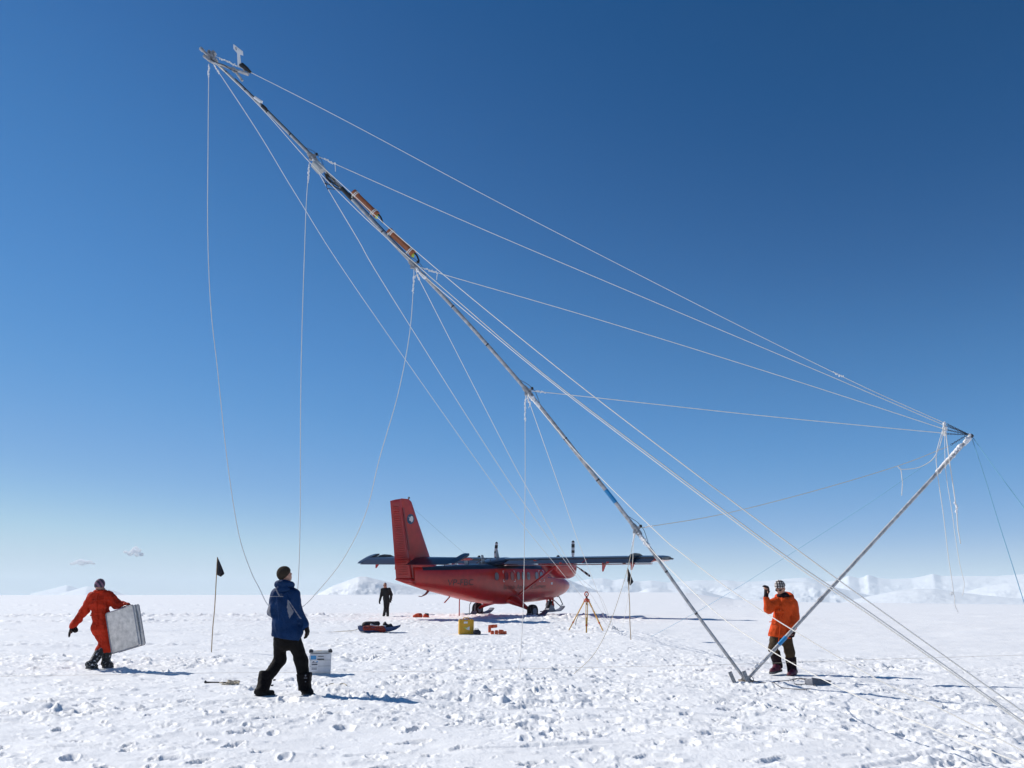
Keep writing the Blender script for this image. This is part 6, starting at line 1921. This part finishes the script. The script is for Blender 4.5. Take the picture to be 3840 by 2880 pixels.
# yellow hard case
gy = spot(1747, 2378)
yc = thing('hard_case', 'yellow hard plastic case standing upright on the trampled snow', 'case', gy, (0, 0, math.radians(13)))
MB().box((0, 0.055, 0.235), (0.50, 0.11, 0.46), bev=0.022).build('case_base', M['yellow'], yc, smooth='angle')
MB().box((0, -0.058, 0.235), (0.51, 0.11, 0.47), bev=0.022).build('case_lid', M['yellow'], yc, smooth='angle')
for x in (-0.205, -0.165, 0.165, 0.205):
    MB().box((x, -0.115, 0.235), (0.022, 0.014, 0.42), bev=0.004).build('rib', M['yellow'], yc)
for x in (-0.19, 0.19):
    MB().box((x, 0.0, 0.478), (0.055, 0.07, 0.024), bev=0.006).build('latch', M['yellow'], yc)
MB().tube([(-0.11, 0.0, 0.47), (-0.085, 0.0, 0.525), (-0.06, 0.0, 0.535), (0.06, 0.0, 0.535), (0.085, 0.0, 0.525), (0.11, 0.0, 0.47)], 0.017, 8).build('handle', M['yellow'], yc, smooth=True)
MB().box((-0.03, -0.116, 0.385), (0.13, 0.004, 0.065)).build('pale_sticker', M['label_white'], yc)
MB().prism([(-0.11, -0.118, 0.225), (0.02, -0.118, 0.22), (0.105, -0.118, 0.255), (0.105, -0.118, 0.13), (0.02, -0.118, 0.155), (-0.05, -0.118, 0.19)], (0, 0.003, 0)).build('white_sticker', M['label_white'], yc)
MB().prism([(-0.12, -0.121, 0.225), (0.015, -0.121, 0.218), (0.04, -0.121, 0.19), (-0.04, -0.121, 0.185)], (0, 0.003, 0)).build('lime_sticker', M['green_sticker'], yc)
MB().tube([(0.255, 0.02, 0.36), (0.258, 0.02, 0.36)], 0.035, 12).build('valve', M['yellow'], yc)

gb = spot(1789, 2380)
bag = thing('camera_bag', 'small dark bag with a thin handle on the snow against the yellow case', 'bag', gb)
blob('bag_body', M['navy_bag'], bag, [('e', (0, 0, 0.08), (0.12, 0.10, 0.085)), ('e', (0.05, -0.03, 0.06), (0.08, 0.08, 0.065)), ('b', (-0.03, 0, 0.09), (0.09, 0.07, 0.07), None, 0.04)], h=0.012, k=0.03, wrinkle=0.006)
MB().tube(smooth_path([(-0.09, 0, 0.12), (-0.07, 0, 0.19), (-0.01, 0, 0.21), (0.05, 0, 0.18), (0.07, 0, 0.12)], 4), 0.007, 6).build('bag_handle', M['black'], bag, smooth=True)

# orange foam blocks in a heap
GO = 'orange blocks heaped right of the yellow case'
def foam(px, py, size, rot, label, lift=0.0, tilt=0.0, dy=0.0):
    g_ = on_ground(px, py)
    z = snow_at(g_.x, g_.y + dy)
    Rr = Matrix.Rotation(math.radians(rot), 3, 'Z') @ Matrix.Rotation(math.radians(tilt), 3, 'Y')
    r = thing('foam_block', label, 'block', (g_.x, g_.y + dy, z + lift), group=GO)
    MB().box((0, 0, size[2] / 2), size, Rr, bev=min(size) * 0.22).build('block', M['orange_foam'], r, smooth='angle')
    MB().box((0, 0, size[2] / 2), (size[0] * 0.22, size[1] * 1.03, size[2] * 1.03), Rr, bev=0.006).build('seam_band', M['bundle'], r, smooth='angle')
foam(1836, 2371, (0.10, 0.14, 0.20), 5, 'upright orange block propping the left end of the orange slab')
foam(1848, 2369, (0.31, 0.20, 0.11), -6, 'largest orange slab lying on top of the heap', 0.135, -5)
foam(1846, 2377, (0.11, 0.12, 0.12), 12, 'small orange block tucked under the orange slab', 0, 0, -0.05)
foam(1862, 2378, (0.115, 0.11, 0.135), -4, 'cube shaped orange block right below the end of the slab', 0, 0, -0.05)
foam(1879, 2378, (0.17, 0.13, 0.145), 8, 'fourth orange block along, right of the cube shaped one', 0, 6)
foam(1893, 2378, (0.11, 0.13, 0.10), -18, 'rightmost and lowest orange block of the heap', 0, -8)

# the small pulk and its load
gs_ = spot(1422, 2371)
sx_ = depth_of(gs_) / F_PX
sled = thing('sled', 'blue plastic sled with upturned front loaded with dark bags', 'sled', gs_)
rr = []
for x, w, b_, t_ in ((-0.73, 0.17, 0.10, 0.22), (-0.66, 0.22, 0.02, 0.20), (-0.4, 0.25, 0.0, 0.17), (0.1, 0.25, 0.0, 0.16), (0.38, 0.23, 0.02, 0.17), (0.58, 0.17, 0.08, 0.20), (0.74, 0.05, 0.19, 0.24)):
    rr.append([(x, -w, t_), (x, -w * 0.85, b_ + 0.03), (x, -w * 0.5, b_), (x, w * 0.5, b_), (x, w * 0.85, b_ + 0.03), (x, w, t_), (x, w * 0.93, t_), (x, w * 0.78, b_ + 0.05), (x, -w * 0.78, b_ + 0.05), (x, -w * 0.93, t_)])
MB().loft(rr).build('hull', M['sled_blue'], sled, smooth='angle')
for s_ in (-1, 1):
    MB().tube(smooth_path([(r_[0][0], s_ * abs(r_[0][1]), r_[0][2]) for r_ in rr], 3), 0.012, 6).build('rim', M['sled_blue'], sled, smooth=True)
for s_ in (-1, 1):
    MB().tube(smooth_path([(-0.70, s_ * 0.15, 0.12), (-0.95, s_ * 0.12, 0.05), (-1.3, s_ * 0.10, 0.03), (-1.7, s_ * 0.08, 0.0)], 4), 0.008, 6).build('tow_line', M['rope_tan'], sled, smooth=True)
def load(name, label, cat, off, prims, m_, wr=0.008):
    r = thing(name, label, cat, gs_ + Vector(off) + Vector((0, 0, 0.02)), group='load on the blue sled')
    blob(name + '_skin', M[m_], r, prims, h=0.013, k=0.04, wrinkle=wr, wscale=(12, 12, 12))
    return r
d_ = load('duffel_bag', 'rounded black duffel bag at the left end of the blue sled', 'bag', (-0.30, 0.05, 0.06), [('c', (-0.20, 0, 0.15), (0.22, 0.03, 0.20), 0.125, 0.085), ('e', (-0.22, 0, 0.09), (0.11, 0.12, 0.10))], 'bag_plum')
MB().tube(smooth_path([(-0.30, -0.06, 0.10), (-0.36, -0.08, 0.02), (-0.33, -0.06, 0.0)], 4), 0.012, 6).build('bag_strap', M['black'], d_)
load('white_sack', 'crumpled white sack curled over the black duffel bag on the sled', 'sack', (-0.12, -0.07, 0.08), [('c', (-0.16, -0.02, 0.15), (-0.05, -0.03, 0.08), 0.035, 0.045), ('c', (-0.05, -0.03, 0.08), (0.20, -0.02, 0.06), 0.045, 0.06), ('c', (0.20, -0.02, 0.06), (0.34, 0.0, 0.10), 0.055, 0.03)], 'bag_white', 0.006)
load('cargo_net', 'rust red netting draped along the near side of the blue sled', 'net', (-0.20, -0.19, 0.02), [('c', (-0.28, 0, 0.10), (0.30, 0, 0.09), 0.075, 0.08), ('e', (0.33, -0.02, 0.06), (0.12, 0.07, 0.11)), ('e', (-0.1, 0.02, 0.12), (0.15, 0.07, 0.06))], 'net_red', 0.016)
load('gear_bag', 'dark lumpy gear bag near the right end of the blue sled', 'bag', (0.22, 0.02, 0.04), [('e', (-0.03, 0, 0.17), (0.075, 0.09, 0.12)), ('e', (0.07, 0, 0.10), (0.11, 0.11, 0.10)), ('e', (0.20, 0.0, 0.08), (0.10, 0.10, 0.08)), ('e', (0.17, 0.02, 0.16), (0.05, 0.06, 0.06))], 'bag_plum', 0.012)

# the two bundles of orange cloth near the tail
for px, py, pr, lb_ in ((1567, 2316, [('e', (0, 0, 0.09), (0.20, 0.15, 0.12)), ('e', (-0.13, -0.05, 0.06), (0.12, 0.10, 0.09)), ('e', (0.13, 0.02, 0.09), (0.10, 0.12, 0.12))], 'larger orange cloth bundle dropped on the snow under the tail'), (1596, 2315, [('e', (0, 0, 0.07), (0.13, 0.12, 0.12)), ('e', (0.08, 0, 0.05), (0.10, 0.09, 0.08))], 'smaller orange cloth bundle dropped on the snow under the tail')):
    r = thing('cloth_bundle', lb_, 'bundle', spot(px, py), group='orange bundles under the tail')
    blob('bundle_cloth', M['bundle'], r, pr, h=0.014, k=0.05, wrinkle=0.018, wscale=(11, 11, 11), seed=px)
    blob('dark_sleeve', M['bag_plum'], r, [('c', (0.0, -0.02, 0.16), (0.12, -0.05, 0.15), 0.05, 0.055)], h=0.014, k=0.03, wrinkle=0.010)

# grey trough half sunk by the mast foot
gt_ = spot(3070, 2566)
tr_ = thing('grey_trough', 'grey metal trough tipped over and half sunk in the snow right of the mast foot', 'trough', gt_, (math.radians(-8), math.radians(9), math.radians(28)))
M['trough'] = mat('grey_sheet_metal', (0.13, 0.14, 0.17), 0.55, 0.2, var=0.15)
MB().box((-0.02, 0, -0.01), (0.42, 0.17, 0.14), bev=0.012).build('trough_body', M['trough'], tr_, smooth='angle')
for y in (-0.10, 0.10):
    MB().box((-0.02, y * 0.85, 0.062), (0.44, 0.022, 0.016), bev=0.004).build('trough_flange', M['trough'], tr_)

# a dark stake and a heap of tan rope behind the blue jacket's left
gk = spot(806, 2560)
sk = thing('dark_stake', 'dark stake lying flat on the snow with tan rope left of the blue jacket', 'stake', gk - Vector((0, 0, 0.034)))
MB().rod((-0.16, 0, 0.045), (0.22, 0.02, 0.035), 0.012, 8).build('stake_rod', M['glove_dark'], sk)
MB().ball((-0.16, 0, 0.05), (0.022, 0.022, 0.026), 8).build('stake_head', M['steel_dark'], sk)
gr = spot(860, 2566)
rc = thing('rope_heap', 'loose heap of tan rope lying left of the boots of the blue jacket', 'rope', gr - Vector((0, 0, 0.03)))
mb = MB()
for i in range(5):
    c = Vector((rng.uniform(-.05, .05), rng.uniform(-.03, .03), 0.02 + 0.012 * i))
    a0 = rng.uniform(0, 6)
    mb_pts = [c + Vector(((0.09 + 0.03 * math.sin(3 * a)) * math.cos(a + a0), 0.07 * math.sin(a + a0), 0.018 * math.sin(2 * a))) for a in np.linspace(0, 6.0, 22)]
    mb.tube(mb_pts, 0.010, 6)
mb.build('coil', M['rope_tan'], rc, smooth=True)['kind'] = 'stuff'
MB().tube(smooth_path([(0.08, 0, 0.06), (0.16, -0.05, 0.03), (0.26, -0.10, 0.01), (0.40, -0.10, 0.015), (0.55, -0.05, 0.01)], 5), 0.009, 6).build('rope_end', M['rope_tan'], rc, smooth=True)

# snow anchor where the rear guys meet
ga = spot(2300, 2366)
sa_ = thing('snow_anchor', 'snow covered anchor bar where the rear guy ropes meet beside the tripod', 'anchor', ga)
MB().rod((0.02, 0, 0.16), (0.22, -0.25, -0.04), 0.016, 8).build('anchor_bar', M['galv'], sa_)
lumps(MB(), [Vector((-0.06, 0, 0.06)), Vector((0.0, 0, 0.13)), Vector((0.12, -0.1, 0.05))], 0.035, 8).build('frozen_knot', M['rime'], sa_, smooth=True)['kind'] = 'stuff'

# two small clouds low in the sky, far beyond the hills
M['cloud'] = bpy.data.materials.new('cloud')
M['cloud'].use_nodes = True
nt = M['cloud'].node_tree
for n_ in list(nt.nodes):
    nt.nodes.remove(n_)
o_ = nt.nodes.new('ShaderNodeOutputMaterial')
pv = nt.nodes.new('ShaderNodeVolumePrincipled')
pv.inputs['Color'].default_value = (0.95, 0.96, 1, 1)
pv.inputs['Anisotropy'].default_value = 0.2
tc = nt.nodes.new('ShaderNodeTexCoord')
nz = nt.nodes.new('ShaderNodeTexNoise')
nz.inputs['Scale'].default_value = 0.030
nz.inputs['Detail'].default_value = 5
mr = nt.nodes.new('ShaderNodeMapRange')
mr.inputs['From Min'].default_value = 0.40
mr.inputs['From Max'].default_value = 0.60
mr.inputs['To Min'].default_value = 0.0
mr.inputs['To Max'].default_value = 0.05
nt.links.new(tc.outputs['Object'], nz.inputs['Vector'])
nt.links.new(nz.outputs['Fac'], mr.inputs['Value'])
nt.links.new(mr.outputs[0], pv.inputs['Density'])
nt.links.new(pv.outputs[0], o_.inputs['Volume'])
for px, py, w, h, lumps_ in ((308, 2110, 34, 16, ((-0.9, -0.3, .5), (-0.45, 0.15, .7), (-0.1, 0.45, .75), (0.35, 0.05, .7), (0.7, 0.25, .6), (1.0, -0.2, .45), (0.0, -0.3, .7))), (502, 2072, 29, 24, ((-0.95, 0.1, .4), (-0.4, -0.2, .6), (0.0, 0.2, .75), (0.15, 0.75, .6), (0.45, 0.35, .65), (0.85, -0.35, .5), (0.4, -0.4, .55)))):
    c = at(px, py, 14000)
    k_ = depth_of(c) / F_PX
    mb = MB()
    for (a_, b_, r_) in lumps_:
        mb.ball((a_ * w * k_, 40 * a_, b_ * h * 0.8 * k_), (w * r_ * 0.62 * k_, 90 * r_ + 20, h * r_ * 0.62 * k_), 14)
    o = mb.build('cloud', M['cloud'], None, smooth=True, loc=c)
    o['kind'] = 'structure'
